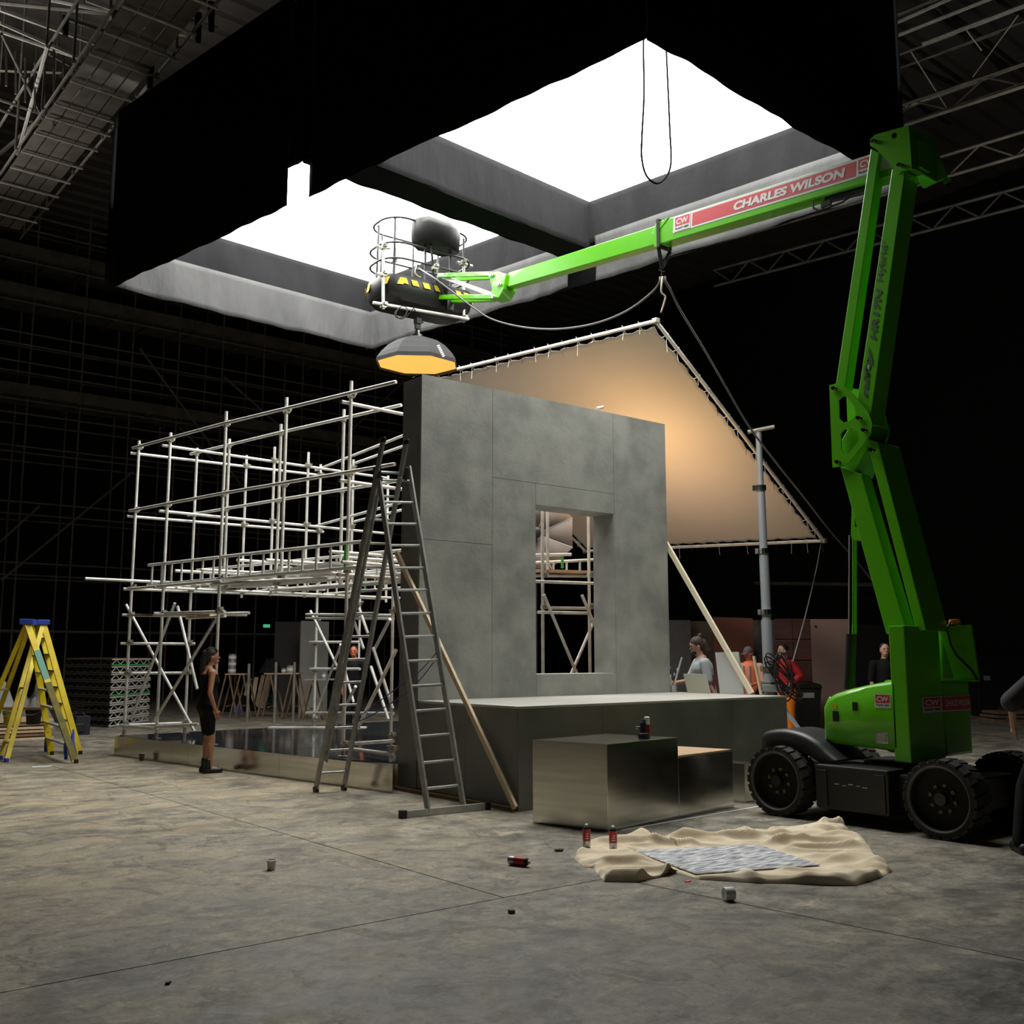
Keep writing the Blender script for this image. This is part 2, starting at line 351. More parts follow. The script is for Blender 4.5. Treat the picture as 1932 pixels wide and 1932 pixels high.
# divider beam between the panels
def onNL(y): t = (y - N0.y) / dNL.y; return N0 + dNL * t
dFR = R0 - F0
def onFR(y): t = (y - F0.y) / dFR.y; return F0 + dFR * t
A1, B1 = onNL(12.02), onFR(12.38); A2, B2 = onNL(12.55), onFR(12.85)
drape(A1, B1, 8.62, 9.5, M_DARKCLOTH, 'divider', seed=12, amp=.03)
drape(A2, B2, 8.55, 9.5, M_BLACKCLOTH, 'divider', seed=13, amp=.03)
MB().add([zz(A1, 8.62), zz(B1, 8.62), zz(B2, 8.56), zz(A2, 8.56)], [(0, 1, 2, 3)]).build('divider', M_BLACKCLOTH, lb, solid=.01)
def panel(P, Q, R_, T):
    def fn(u, v):
        p = P.lerp(Q, u).lerp(T.lerp(R_, u), v); return (p.x, p.y, 9.5 - .05 * sin(pi * u) * sin(pi * v))
    MB().grid(fn, 16, 16).build('diffuser', M_LIGHT, lb, smooth=0)
panel(N0 + V((.12, .05, 0)), R0 + V((-.03, .05, 0)), B1, A1 + V((.12, 0, 0)))
panel(A2 + V((.12, 0, 0)), B2, F0 + V((-.05, -.05, 0)), L0 + V((.14, -.05, 0)))
MB().prism([zz(N0, 11.22), zz(R0, 11.22), zz(F0, 11.22), zz(L0, 11.22)], (0, 0, .04)).build('top_cover', M_BLACKCLOTH, lb)
# hanging cable loop
cp = [atY(1213, 60, 11.0) + V((0, 0, 0))]
def cable(name, pix, Y, r, mt, label, cat, n=6, cyc=False):
    pts = [atY(x, y, Y) for x, y in pix]
    sm = []
    for i in range(len(pts) - 1):
        p0, p1, p2, p3 = pts[max(i - 1, 0)], pts[i], pts[i + 1], pts[min(i + 2, len(pts) - 1)]
        for k in range(5):
            t = k / 5; sm.append(.5 * ((2 * p1) + (p2 - p0) * t + (2 * p0 - 5 * p1 + 4 * p2 - p3) * t * t + (3 * p1 - p0 - 3 * p2 + p3) * t ** 3))
    sm.append(pts[-1]); return tag(MB().path(sm, r, n).build(name, mt, None, smooth=0), label, cat)
cable('power_cable', [(1215, 62), (1214, 92), (1215, 180), (1211, 260), (1211, 300), (1220, 332), (1240, 346), (1258, 332), (1266, 305), (1264, 250), (1261, 180), (1257, 92), (1256, 62)], 8.0, .013, mat('cable_black', (.004, .004, .004), .9, spec=.1), 'black cable hanging in a long loop in front of the larger glowing panel', 'cable')

# ================================================================ CONCRETE-LOOK WALL
wl = thing('set_wall', 'tall grey concrete-effect set wall with a deep window opening', 'set wall', (9.1, 10.5, 0))
x0, x1, y0, y1, H = 6.93, 11.35, 10.3, 10.72, 5.07
wx0, wx1, wz0, wz1 = 8.78, 10.23, 1.36, 3.60; e = .0025; t = .02
for (a, b2, c, d) in [(x0, 8.045, 3.01, H), (x0, 8.045, 1.07, 3.01), (8.045, wx0, 1.07, 3.89), (8.045, 10.25, 3.89, H), (wx0, 10.25, wz1, 3.89), (10.25, x1, 1.07, H), (wx0, 10.25, 1.07, wz0), (wx1, 10.25, wz0, wz1)]:
    MB().box(a + (e if a > x0 else 0), b2 - (e if b2 < x1 else 0), y0, y0 + t, c + (e if c > 1.1 else 0), d - (e if d < H else 0)).build('panel', M_CONC, wl)
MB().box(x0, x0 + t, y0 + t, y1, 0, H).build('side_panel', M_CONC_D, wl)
MB().box(x1 - t, x1, y0 + t, y1, 0, H).build('side_panel', M_CONC, wl)
mb = MB()
for (a, b2, c, d) in [(x0 + t, wx0 - t, .02, H - t), (wx1 + t, x1 - t, .02, H - t), (wx0 - t, wx1 + t, wz1 + t, H - t), (wx0 - t, wx1 + t, .02, wz0 - t)]:
    mb.box(a, b2, y0 + t + .001, y1, c, d)
mb.build('core', M_PLY, wl)
rv = MB().box(wx1, wx1 + t - .002, y0 + t, y1, wz0, wz1).build('window_reveal', M_CONC, wl)
MB().box(wx0 - t + .002, wx0, y0 + t, y1, wz0, wz1).build('window_reveal', M_CONC, wl)
MB().box(wx0 - t, wx1 + t, y0 + t, y1, wz1, wz1 + t - .002).build('window_reveal', M_CONC, wl)
MB().box(wx0, wx1, y0 + t, y1, wz0 - .018, wz0 - .001).build('window_sill', M_CONC_TOP, wl)
MB().box(x0, x1, y0 + t, y1, H - t + .001, H).build('cap', M_CONC, wl)
# platform
pf = thing('platform', 'low grey concrete-effect platform with a pale top in front of the set wall', 'platform', (9.2, 9.35, 0))
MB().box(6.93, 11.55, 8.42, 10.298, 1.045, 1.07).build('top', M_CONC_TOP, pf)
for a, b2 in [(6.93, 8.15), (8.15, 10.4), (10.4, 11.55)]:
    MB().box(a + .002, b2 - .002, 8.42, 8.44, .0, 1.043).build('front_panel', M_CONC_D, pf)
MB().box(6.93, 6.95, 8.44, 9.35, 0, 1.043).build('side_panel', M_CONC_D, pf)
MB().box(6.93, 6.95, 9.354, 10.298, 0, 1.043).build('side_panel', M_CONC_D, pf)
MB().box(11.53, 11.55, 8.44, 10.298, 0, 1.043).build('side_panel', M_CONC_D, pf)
MB().box(6.96, 11.52, 8.45, 10.298, 0, 1.04).build('core', M_PLY, pf)
tag(MB().bar((6.90, 8.47, .022), (6.90, 10.72, .022), .045, .04).build('timber_batten', M_WOOD_D, None), 'brown timber batten lying along the foot of the platform and wall left side', 'batten')
# raking battens
def batten(p, q, w, h, label, name='timber_batten', m=None): return tag(MB().bar(p, q, w, h, up=(0, 1, 0)).build(name, m or M_PINE, None, bevel=.002), label, 'batten')
batten(atX(748, 1042, 6.86), atX(972, 1524, 6.86), .038, .06, 'long raking timber brace beside the ladder against the wall and platform left side')
def snapz(p, z): return V((p.x, p.y, z))
batten(atX(1256, 1024, 11.40), snapz(atX(1418, 1306, 11.45), 1.09), .04, .075, 'pale timber brace leaning on the right edge of the set wall', m=mat('pale_pine', (.85, .75, .56), .6))
batten(atX(1422, 1238, 11.50), snapz(atX(1436, 1307, 11.50), 1.07), .03, .03, 'short thin stick standing on the right end of the platform', m=M_PINE)
# mirror plinth under the scaffold
pl = thing('mirror_plinth', 'long low steel-faced plinth with a gloss black mirrored top under the scaffold', 'plinth', (8.4, 13.5, 0))
PA, PB = V((5.70, 17.25, 0)), V((6.72, 10.50, 0)); PC, PD = V((6.72, 10.75, 0)), V((11.6, 10.76, 0))
PE = V((11.9, 17.6, 0)); HT = .31
plan = [PA, PB, V((6.9, 10.76, 0)), V((11.6, 10.76, 0)), PE]
MB().prism([zz(p, 0.0) for p in plan], (0, 0, HT - .012)).build('base', M_STEEL, pl)
u = (PB - PA).normalized(); nn = V((-abs(u.y), -u.x * 1, 0)).normalized()
nn = V((u.y, -u.x, 0)).normalized()
if nn.x > 0: nn = -nn
ln = (PB - PA).length
for k in range(3):
    MB().obox(PA + u * (ln * k / 3 + .002) + nn * .004, u * (ln / 3 - .004), -nn * .004, UPZ * (HT - .001)).build('steel_facing', M_STEEL, pl)
# mirrored tiles of the top: 4 x 5
for i in range(4):
    for j in range(5):
        def q(s_, t_):
            lft = PB.lerp(PA, t_); rgt = V((11.6, 10.78, 0)).lerp(PE, t_); return lft.lerp(rgt, s_) + V((.01, 0, 0))
        c = [q(i / 4 + .001, j / 5 + .001), q((i + 1) / 4 - .001, j / 5 + .001), q((i + 1) / 4 - .001, (j + 1) / 5 - .001), q(i / 4 + .001, (j + 1) / 5 - .001)]
        if j == 0: c[0] = c[0] + V((.24 if i == 0 else 0, .3, 0)); c[1] = c[1] + V((0, .3 if i < 4 else 0, 0))
        tz = random.uniform(-.0008, .0008)
        MB().prism([(p.x, p.y, HT - .011) for p in c], (0, 0, .011 + tz)).build('mirror_tile', M_MIRROR, pl)
# steel boxes
sb = thing('steel_box', 'large stepped brushed steel box with a bare plywood lower top in front of the platform', 'box', (7.7, 7.6, 0))
A_, B_, C_ = V((6.60, 7.80, 0)), V((6.807, 6.979, 0)), V((8.922, 7.226, 0)); ax = (C_ - B_); ay = (A_ - B_); kf = .53
MB().obox(B_, ax * kf, ay, UPZ * .785).build('tall_section', M_STEEL, sb, bevel=.003)
MB().obox(B_ + ax * (kf + .0005), ax * (1 - kf), ay, UPZ * .585).build('low_section', M_STEEL, sb, bevel=.003)
MB().obox(B_ + ax * (kf + .002) + ay * .01 + UPZ * .586, ax * (1 - kf - .004), ay * .98, UPZ * .018).build('plywood_top', M_PLY, sb)
tag(MB().obox(V((9.28, 7.36, 0)), V((.22, .02, 0)), V((-.06, .6, 0)), UPZ * .42).build('steel_box', M_STEEL, None, bevel=.003), 'small brushed steel box between the big steel box and the lift wheel', 'box')
tag(MB().obox(V((6.95, 6.93, .0005)), (V((8.9, 7.06, 0)) - V((6.95, 6.93, 0))).normalized() * 2.35, V((0, .035, 0)), UPZ * .002).build('floor_tape', M_WHITE, None), 'strip of white tape on the floor along the steel box', 'tape')

# ================================================================ SCAFFOLD
sc = thing('scaffold', 'large silver tube scaffold with ladder beams standing on the mirrored plinth behind the set wall', 'scaffold', (7.5, 14.5, HT))
TR = .0242
def stube(p, q, name='tube', parent=None, m=None, r=TR, lab=None): return MB().tube(p, q, r, 10).build(name, m or M_GALV, parent or sc, smooth=40, label=lab)
def coupler(p, parent=None, yaw=0):
    mb = MB(); p = V(p); R = Matrix.Rotation(yaw, 3, 'Z')
    mb.cbox(p + V((0, 0, -.005)), .075, .075, .055, R); mb.cbox(p + R @ V((.02, -.02, .035)), .06, .085, .05, R)
    mb.tube(p + R @ V((.05, .0, .0)), p + R @ V((.085, .0, .01)), .01, 6); mb.tube(p + R @ V((-.02, -.05, .03)), p + R @ V((-.02, -.09, .04)), .01, 6)
    return mb.build('coupler', M_COUP, parent or sc)
M_COUP = mat('coupler_steel', (.42, .41, .35), .5, .5, noise=.4, nscale=30)
Apt = {1: (5.84, 17.24), 2: (6.02, 16.28), 3: (6.25, 14.62), 4: (6.57, 13.25), 5: (6.84, 11.88), 6: (6.99, 10.9)}
Bpt = {1: (6.81, 17.12), 2: (6.97, 16.13), 3: (7.20, 14.69), 4: (7.48, 13.19), 6: (7.72, 11.9)}
Cpt = {1: (7.77, 17.2), 2: (7.93, 16.4)}; Dpt = {1: (9.25, 17.15), 2: (8.62, 16.45)}; Ept = {1: (10.6, 16.9), 2: (9.35, 16.1)}
E3 = tuple(atZ(737, 1408, .31)[:2]); G3 = tuple(atZ(675, 1352, .31)[:2])
def P3(p, z): return V((p[0], p[1], z))
ZT = 5.1
def post(p, z0, z1): stube(P3(p, z0 + (.004 if z0 == HT else 0)), P3(p, z1), 'post')
for p, z0, z1 in [(Apt[1], HT, 5.22), (Apt[2], HT, 5.22), (Apt[3], HT, 5.30), (Apt[4], 2.70, 5.30), (Apt[5], HT, 5.30), (Bpt[1], HT, 5.2), (Bpt[2], 2.62, 5.22), (Bpt[3], 2.62, 5.25), (Bpt[4], 2.62, 5.25),
                  (Cpt[1], 2.62, 5.2), (Cpt[2], 2.62, 5.25), (Dpt[1], HT, 5.2), (Dpt[2], 2.62, 5.25), (Ept[1], 2.62, 5.1), (Ept[2], 2.62, 5.15), (E3, HT, 2.9), (G3, HT, 2.9)]:
    post(p, z0, z1)
for p in (Apt[1], Apt[2], Apt[3], Apt[5], Bpt[1], Dpt[1], E3, G3):
    MB().lathe([(.07, 0), (.07, .008), (.03, .012), (.028, .09)], P3(p, HT + .0012), n=12).build('base_plate', M_COUP, sc)
def ofs(p, q, k): p, q = V(p), V(q); n_ = (q - p).cross(UPZ).normalized() * k; return p + n_, q + n_
def ledger(p, q, z, ext=.12, side=.05, name='ledger'):
    a, b2 = P3(p, z), P3(q, z); d = (b2 - a).normalized(); a, b2 = ofs(a - d * ext, b2 + d * ext, side); stube(a, b2, name)
for z in (ZT, 4.02):
    ledger(Apt[1], Apt[3], z); ledger(Apt[3], Apt[6], z, ext=-.02); ledger(Bpt[1], Bpt[3], z, side=.05); ledger(Bpt[3], Bpt[6], z, ext=-.02)
    ledger(Apt[1], Dpt[1], z - .10, side=-.05); ledger(Apt[2], (10.3, 16.6), z - .1, side=-.05); ledger(Apt[5], (8.3, 12.0), z - .1, side=-.05)
    ledger(Dpt[1], (8.6, 11.4), z, side=.05); ledger((9.4, 15.9), (9.0, 11.2), z - .02)
for k, p in list(Apt.items())[:5]:
    for z in (ZT, 4.02): coupler(P3(p, z), yaw=.3)
for k, p in list(Bpt.items())[:4]:
    for z in (ZT, 4.02): coupler(P3(p, z), yaw=1.1)
for p in (Cpt[1], Cpt[2], Dpt[1], Dpt[2], Ept[2]):
    for z in (ZT - .1, 3.92): coupler(P3(p, z), yaw=2)
# deck level
ledger((5.25, 17.05), Dpt[1], 2.83, side=-.07, ext=.2); ledger(Apt[1], (10.6, 17.05), 2.70, side=-.05); ledger(Apt[2], (10.6, 16.4), 2.68, side=-.05)
ledger(Apt[1], Apt[3], 2.70, side=.05); ledger(Apt[3], (6.9, 12.6), 2.66, side=.05)
ledger(Apt[5], (8.5, 12.0), 2.66, side=-.05); ledger(Apt[5], (8.5, 12.0), 2.82, side=.05)
def ladder_beam(p, q, z, upright=True, green=(), w=.33, n=None):
    p, q = V((p[0], p[1], z)), V((q[0], q[1], z)); d = (q - p); L_ = d.length; d = d.normalized(); sd = UPZ if upright else d.cross(UPZ)
    mb = MB(); mb.tube(p, q, TR, 8); mb.tube(p + sd * w, q + sd * w, TR, 8); o = mb.build('ladder_beam', M_GALV, sc, smooth=40)
    k = 0; s = .12
    while s < L_ - .05:
        MB().tube(p + d * s, p + d * s + sd * w, .017, 6).build('rung', M_GREENTUBE if k in green else M_GALV, o, smooth=40); s += .30; k += 1
    return o
A2_ = V((*Apt[1], 0)); u_ = (V((*Apt[3], 0)) - A2_).normalized()
ladder_beam((5.93, 16.75), (6.27, 14.7), 2.74); ladder_beam((6.27, 14.6), (6.86, 11.35), 2.74, green=(9,))
ladder_beam((6.85, 17.0), (7.75, 11.9), 2.72); ladder_beam((7.85, 16.9), (8.6, 11.6), 2.72); ladder_beam((9.2, 16.8), (9.5, 11.5), 2.72, green=(3, 4))
ladder_beam((6.5, 16.9), (7.2, 12.4), 2.74, False); ladder_beam((7.5, 16.8), (8.1, 12.2), 2.77, False, green=(6,)); ladder_beam((8.3, 16.8), (8.9, 12.2), 2.74, False)
for a, b2, z in [((6.05, 15.9), (8.3, 15.95), 2.93), ((6.15, 15.1), (8.9, 15.15), 2.90), ((6.5, 13.6), (8.4, 13.7), 2.96), ((6.6, 13.0), (9.0, 13.1), 2.9), ((6.8, 12.3), (8.9, 12.4), 3.0), ((6.85, 12.0), (8.6, 12.0), 2.9), ((7.0, 14.2), (9.3, 14.3), 2.92), ((6.9, 15.5), (9.1, 15.6), 3.12)]:
    stube(P3(a, z), P3(b2, z), 'putlog')
MB().box(7.0, 7.35, 12.6, 16.4, 2.86, 2.90).build('board', M_ALU, sc); MB().box(8.3, 8.65, 12.6, 16.2, 2.86, 2.90).build('board', M_ALU, sc)
for p in (Apt[1], Apt[2], Apt[3], Apt[4], Apt[5], Bpt[1], Bpt[2], Bpt[3], Cpt[1], Cpt[2], Dpt[1], Dpt[2], E3, G3):
    coupler(P3(p, 2.72), yaw=.5)
# left tower
T3 = {1: Apt[1], 2: Apt[2], 3: Apt[3], 4: Bpt[1]}
ledger(Apt[1], Bpt[1], 2.27, side=-.05); ledger(Apt[2], (7.27, 16.1), 2.27, side=-.05); ledger(Apt[2], (6.72, 14.7), 2.24, side=.06)
stube(atD(311, 1157, 16.1), atD(424, 1154, 15.3), 'ledger'); stube(atD(352, 1166, 16.0), atD(425, 1162, 15.3), 'ledger')
MB().bar(atD(322, 1158, 16.2), atD(405, 1161, 15.6), .2, .035).build('board', M_PLY, sc)
MB().bar(atD(241, 1160, 17.3), atD(300, 1161, 16.9), .2, .035).build('board', M_WOOD_D, sc)
for z in (1.80, 1.31): ledger(Apt[1], Bpt[1], z, side=-.05)
for z in (.47,): ledger(Apt[1], Bpt[1], z, side=-.05)
ledger(Apt[1], Apt[2], .47, side=.05); stube(atD(292, 1371, 16.3), atD(374, 1366, 15.9), 'ledger')
br = [((238, 1141, 17.6), (367, 1380, 16.9)), ((330, 1138, 16.9), (247, 1358, 17.4)), ((335, 1144, 16.6), (372, 1300, 16.0)), ((409, 1166, 15.4), (290, 1362, 16.3)), ((332, 1290, 17.0), (352, 1340, 16.9))]
for (x, y, d), (x2, y2, d2) in br[:4]: stube(atD(x, y, d), atD(x2, y2, d2), 'brace')
for p in (Apt[1], Apt[2], Apt[3], Bpt[1]):
    for z in (2.26,): coupler(P3(p, z), yaw=.1)
for z in (1.8, 1.31, .47): coupler(P3(Apt[1], z)); coupler(P3(Bpt[1], z))
coupler(P3(Apt[2], .47))
# right tower
dD = .631 * Dpt[1][0] + .776 * Dpt[1][1]
for ya, yb, z in [(1159, 1161, 0), (1166, 1167, 0), (1345, 1346, 0)]:
    stube(atD(578, ya, dD - .1), atD(742, yb, 15.2), 'ledger')
for y in (1211.5, 1262): stube(atD(585, y, dD + .1), atD(679, y, dD - 1.2), 'ledger')
for (x, y, d), (x2, y2, d2) in [((586, 1153, 19), (641, 1268, 17.5)), ((596, 1344, 18.8), (643, 1216, 17.5)), ((736, 1168, 14.9), (705, 1228, 15.5)), ((704, 1222, 15.4), (741, 1337, 15)), ((678, 1148, 16), (694, 1195, 15.8)), ((700, 1258, 15.8), (733, 1358, 15.1)), ((668, 1172, 16.4), (686, 1224, 16.2)), ((671, 1295, 16.3), (634, 1368, 17)), ((640, 1225, 18.4), (667, 1325, 18)), ((748, 1225, 13.6), (674, 1376, 13.5))]:
    stube(atD(x, y, d), atD(x2, y2, d2), 'brace')
for p, z in [(Dpt[1], 2.25), (Dpt[1], 1.82), (Dpt[1], 1.33), (Dpt[1], .45), (E3, 2.25), (E3, .45)]: coupler(P3(p, z))
stube(atD(668, 1403, 13.6), atD(742, 1398, 12.9), 'ledger'); stube(atD(668, 1414, 13.4), atD(742, 1423, 12.9), 'ledger'); coupler(atD(739, 1416, 12.95)); coupler(atD(650, 1407, 13.4))
# tower seen through the window opening
for x, Y in ((1024, 11.3), (1112, 11.35)):
    p = atY(x, 1150, Y); stube((p.x, p.y, HT + .0012), (p.x, p.y, 4.7), 'post')
    for y in (1085, 1145): coupler(atY(x + 2, y, Y))
p = atY(1033, 1000, 11.45); stube((p.x, p.y, 2.75), (p.x, p.y, 4.6), 'post')
for (a, b2, Y) in [((985, 1096), (1125, 1101), 11.25), ((985, 1086), (1125, 1087), 11.6), ((985, 1048), (1077, 1046), 11.5), ((985, 1063), (1125, 1056), 11.8), ((1015, 1155), (1112, 1157), 11.25), ((1040, 1147), (1112, 1148), 11.6)]:
    stube(atY(*a, Y), atY(*b2, Y), 'ledger')
for (a, b2, Y) in [((1026, 1122), (1092, 1280), 11.2), ((1098, 1123), (1122, 1180), 11.2), ((1125, 1162), (1076, 1275), 11.5)]: stube(atY(*a, Y), atY(*b2, Y), 'brace')
for x in (1044, 1069, 1094): stube(atY(x, 1060, 11.8), atY(x, 1076, 11.8), 'rung', r=.018)
stube(atY(1061, 1050, 11.5), atY(1061, 1072, 11.5), 'rung', r=.022, m=M_GREENTUBE)
MB().bar(atY(1005, 1077, 11.5), atY(1105, 1080, 11.6), .25, .04).build('board', M_PLY, sc)
for y in (766,): stube(atY(1125, 771, 10.78), atY(1137, 768, 11.6), 'tube')

# ================================================================ COMBINATION LADDER
cl = thing('combination_ladder', 'tall aluminium combination ladder opened as an A-frame beside the set wall', 'ladder', (6.3, 9.9, 0))
fL0, fR0 = atZ(808, 1533, 0.03), atZ(875, 1525, 0.03); fL1, fR1 = atY(711, 879, 9.95), atY(771, 881, 9.95)
bL0, bR0 = atZ(595, 1494, 0.0), atZ(648, 1491, 0.0); bL1, bR1 = atY(723, 830, 9.78), atY(767, 834, 9.78)
def rail(p, q, name='rail', w=.026, h=.075, m=None):
    d = (q - p).normalized(); a = d.cross(V((1, 0, 0))).normalized(); return MB().obox(p - a * h / 2 - V((w / 2, 0, 0)), d * (q - p).length, a * h, V((w, 0, 0))).build(name, m or M_ALU_D, cl, bevel=.003)
rail(fL0, fL1); rail(fR0, fR1); rail(bL0, bL1); rail(bR0, bR1)
i0 = bL0.lerp(bL1, .09) + V((.035, -.05, 0)); i1 = bR0.lerp(bR1, .085) + V((-.03, -.05, 0))
rail(i0, bL0.lerp(bL1, .90) + V((.035, -.05, 0)), w=.022, h=.06); rail(i1, bR0.lerp(bR1, .90) + V((-.03, -.05, 0)), w=.022, h=.06)
for y in (905.7, 947, 988, 1029, 1071.7, 1113.7, 1158, 1202, 1247.8, 1295, 1342, 1390, 1439.7, 1488.5):
    t_ = (1533 - y) / (1533 - 879); t_ = t_  # solve along the rail by height on the sight line
    def on(p, q, yy):
        lo, hi = 0, 1
        for _ in range(30):
            m_ = (lo + hi) / 2; w_ = p.lerp(q, m_) - EYE; py = 966 - F_PX * w_.dot(CU) / w_.dot(CF)
            if py > yy: lo = m_
            else: hi = m_
        return p.lerp(q, lo)
    a = on(fL0, fL1, y); b2 = fR0.lerp(fR1, (a - fL0).length / (fL1 - fL0).length)
    MB().tube(a, b2, .015, 8).build('rung', M_ALU, cl, smooth=40)
for k in range(14):
    t_ = .055 + k * .066
    MB().tube(bL0.lerp(bL1, t_), bR0.lerp(bR1, t_), .015, 8).build('rung', M_ALU, cl, smooth=40)
for p, q in ((bL0, bL1), (bR0, bR1)):
    d = (q - p).normalized(); MB().cbox(p + d * .03, .034, .085, .07, Matrix.Rotation(-.3, 3, 'X')).build('foot', M_BLACK, cl); MB().cbox(q + d * .0, .034, .09, .06).build('end_cap', M_BLACK, cl, bevel=.01)
s_a, s_b = atZ(760, 1537, .035), atZ(918, 1521, .035)
MB().bar(s_a, s_b, .045, .07).build('stabiliser_bar', M_ALU, cl, bevel=.003)
for p in (s_a, s_b): MB().cbox(p, .06, .075, .085).build('foot', M_BLACK, cl, bevel=.006)
for a, b2 in ((fL1, bL0.lerp(bL1, .92)), (fR1, bR0.lerp(bR1, .92))): MB().cbox(a.lerp(b2, .5) + V((0, 0, -.06)), .045, .12, .14).build('hinge', M_BLACK, cl, bevel=.01)
M_BLUEROPE = mat('blue_rope', (.03, .05, .20), .8)
def ropeD(name, pts, r, mt, label, cat, n=6, parent=None, sub=5):
    P = [atD(x, y, d) for x, y, d in pts]; sm = []
    for i in range(len(P) - 1):
        p0, p1, p2, p3 = P[max(i - 1, 0)], P[i], P[i + 1], P[min(i + 2, len(P) - 1)]
        for k in range(sub):
            t = k / sub; sm.append(.5 * ((2 * p1) + (p2 - p0) * t + (2 * p0 - 5 * p1 + 4 * p2 - p3) * t * t + (3 * p1 - p0 - 3 * p2 + p3) * t ** 3))
    sm.append(P[-1]); o = MB().path(sm, r, n).build(name, mt, parent, smooth=0)
    return tag(o, label, cat) if not parent else o
fd = lambda p: (p - EYE).dot(FWH)
ropeD('tie_rope', [(823, 1232, fd(fR0.lerp(fR1, .42))), (790, 1268, 12.0), (740, 1305, 12.4), (700, 1335, 12.6), (678, 1352, fd(bR0.lerp(bR1, .2)))], .006, M_BLUEROPE, None, None, parent=cl)
ropeD('tie_rope', [(818, 1250, fd(fR0.lerp(fR1, .42))), (775, 1300, 12.2), (700, 1350, 12.5), (645, 1372, 12.9)], .006, M_BLUEROPE, None, None, parent=cl)

# ================================================================ FABRIC FRAME
ff = thing('fabric_frame', 'large tilted square tube frame with pale stretched cloth glowing warm above the wall', 'fabric frame', (14, 13.8, 3.8))
k_ = 6.1 / 3.66
def sc_(p): return EYE + (V(p) - EYE) * k_
FT, FA, FC, FB = sc_((7.024, 6.459, 4.772)), sc_((6.698, 10.101, 4.918)), sc_((9.827, 10.456, 3.053)), sc_((10.153, 6.813, 2.907))
M_FAB = mat('stretched_unbleached_cloth', (.60, .55, .50), .9, spec=.1, noise=.06, nscale=.6)
PAINT = M_ALU
for a, b2 in ((FT, FA), (FA, FC), (FC, FB), (FB, FT)):
    MB().tube(a, b2, .032, 10).build('frame_tube', M_GALV, ff, smooth=40)
for p in (FT, FA, FC, FB): MB().cbox(p, .1, .1, .09).build('corner_joint', M_COUP, ff, bevel=.02)
NT = 18
def edge(a, b2, t): return a.lerp(b2, t)
nrmF = (FA - FT).cross(FB - FT).normalized()
def fab(u, v):
    su = .014 + .010 * abs(sin(pi * NT * u)) ; sv = .014 + .010 * abs(sin(pi * NT * v))
    uu = u; vv = v
    sc1 = .018 * (1 - abs(2 * u - 1)) ; sag = .35 * sin(pi * u) * sin(pi * v)
    U_ = .016 + (1 - .032) * u; V_ = .016 + (1 - .032) * v
    # scalloped edges
    V_ = V_ + (.5 - V_) * 2 * (.008 * (1 - abs(cos(pi * NT * u)))) * (abs(2 * v - 1) ** 4)
    U_ = U_ + (.5 - U_) * 2 * (.008 * (1 - abs(cos(pi * NT * v)))) * (abs(2 * u - 1) ** 4)
    p = FT.lerp(FA, U_).lerp(FB.lerp(FC, U_), V_)
    return p - UPZ * sag * .6
MB().grid(fab, 64, 64).build('cloth', M_FAB, ff, smooth=0, solid=.003)
M_TIE = mat('tie_cord', (.55, .55, .52), .8)
rnd = random.Random(3)
for a, b2, c in ((FT, FA, FB), (FT, FB, FA), (FB, FC, FT), (FA, FC, FT)):
    inn = (c - a).normalized()
    for k in range(NT + 1):
        t = (k + .02) / (NT + .04); t = min(max(t, .01), .99); p = a.lerp(b2, t); pts = [p + UPZ * .035 + inn * -.03, p + inn * .0 + UPZ * .04, p + inn * .05, p + inn * .11 - UPZ * .01]
        mb = MB(); mb.path(pts, .006, 5); hang = rnd.uniform(.06, .28)
        mb.path([p + UPZ * .03, p - UPZ * .06 + inn * .02, p - UPZ * hang + inn * rnd.uniform(-.02, .04)], .005, 4)
        mb.build('tie', M_TIE if k % 3 else M_BLACK, ff)
# crank stand carrying the frame edge
st_ = thing('crank_stand', 'tall grey telescopic stand holding up the edge of the cloth frame', 'stand', (14.5, 11.1, 0))
base = EYE + (V((14.3, 10.95, 0)) - EYE); t0 = atD(1457, 1412, 17.4); t1 = atD(1431, 815, 17.4)
t0 = V((t0.x, t0.y, 0))
def seg(y0, y1, r, nm='mast'):
    a = atD(1457 + (1431 - 1457) * (1412 - y0) / (1412 - 815), y0, 17.4); b2 = atD(1457 + (1431 - 1457) * (1412 - y1) / (1412 - 815), y1, 17.4)
    return a, b2
M_MAST = mat('grey_mast', (.30, .32, .34), .45, .3)
for y0, y1, r in ((1408, 1170, .095), (1170, 1040, .08), (1040, 920, .068), (920, 812, .052)):
    a, b2 = seg(y0, y1, r); 
    if y0 == 1408: a = V((a.x, a.y, 0.05))
    MB().tube(a, b2, r, 16).build('mast_section', M_MAST, st_, smooth=40)
for y, r in ((1155, .115), (1040, .10), (921, .09), (1262, .115), (1292, .11)):
    a, b2 = seg(y + 5, y - 5, r); mb = MB(); mb.tube(a, b2, r, 16); mb.cbox((a + b2) / 2 + RT * -.1, .07, .06, .09); mb.build('collar', M_CHROME, st_, smooth=40)
for k in range(3):
    an = .5 + k * 2.094; e2 = t0 + V((cos(an) * .9, sin(an) * .9, .03)); MB().bar(t0 + V((0, 0, 1.05)), e2, .05, .05).build('leg', M_MAST, st_); MB().bar(t0 + V((0, 0, .35)), t0.lerp(e2, .72) + V((0, 0, .26)), .03, .03).build('leg_brace', M_MAST, st_)
MB().tube(atD(1411, 815, 17.4), atD(1461, 805, 17.3), .035, 10).build('top_bar', M_COUP, st_, smooth=40)
MB().bar(atD(1438, 1298, 17.3), atD(1490, 1300, 17.2), .1, .12).build('winch_bracket', M_MAST, st_, bevel=.01)
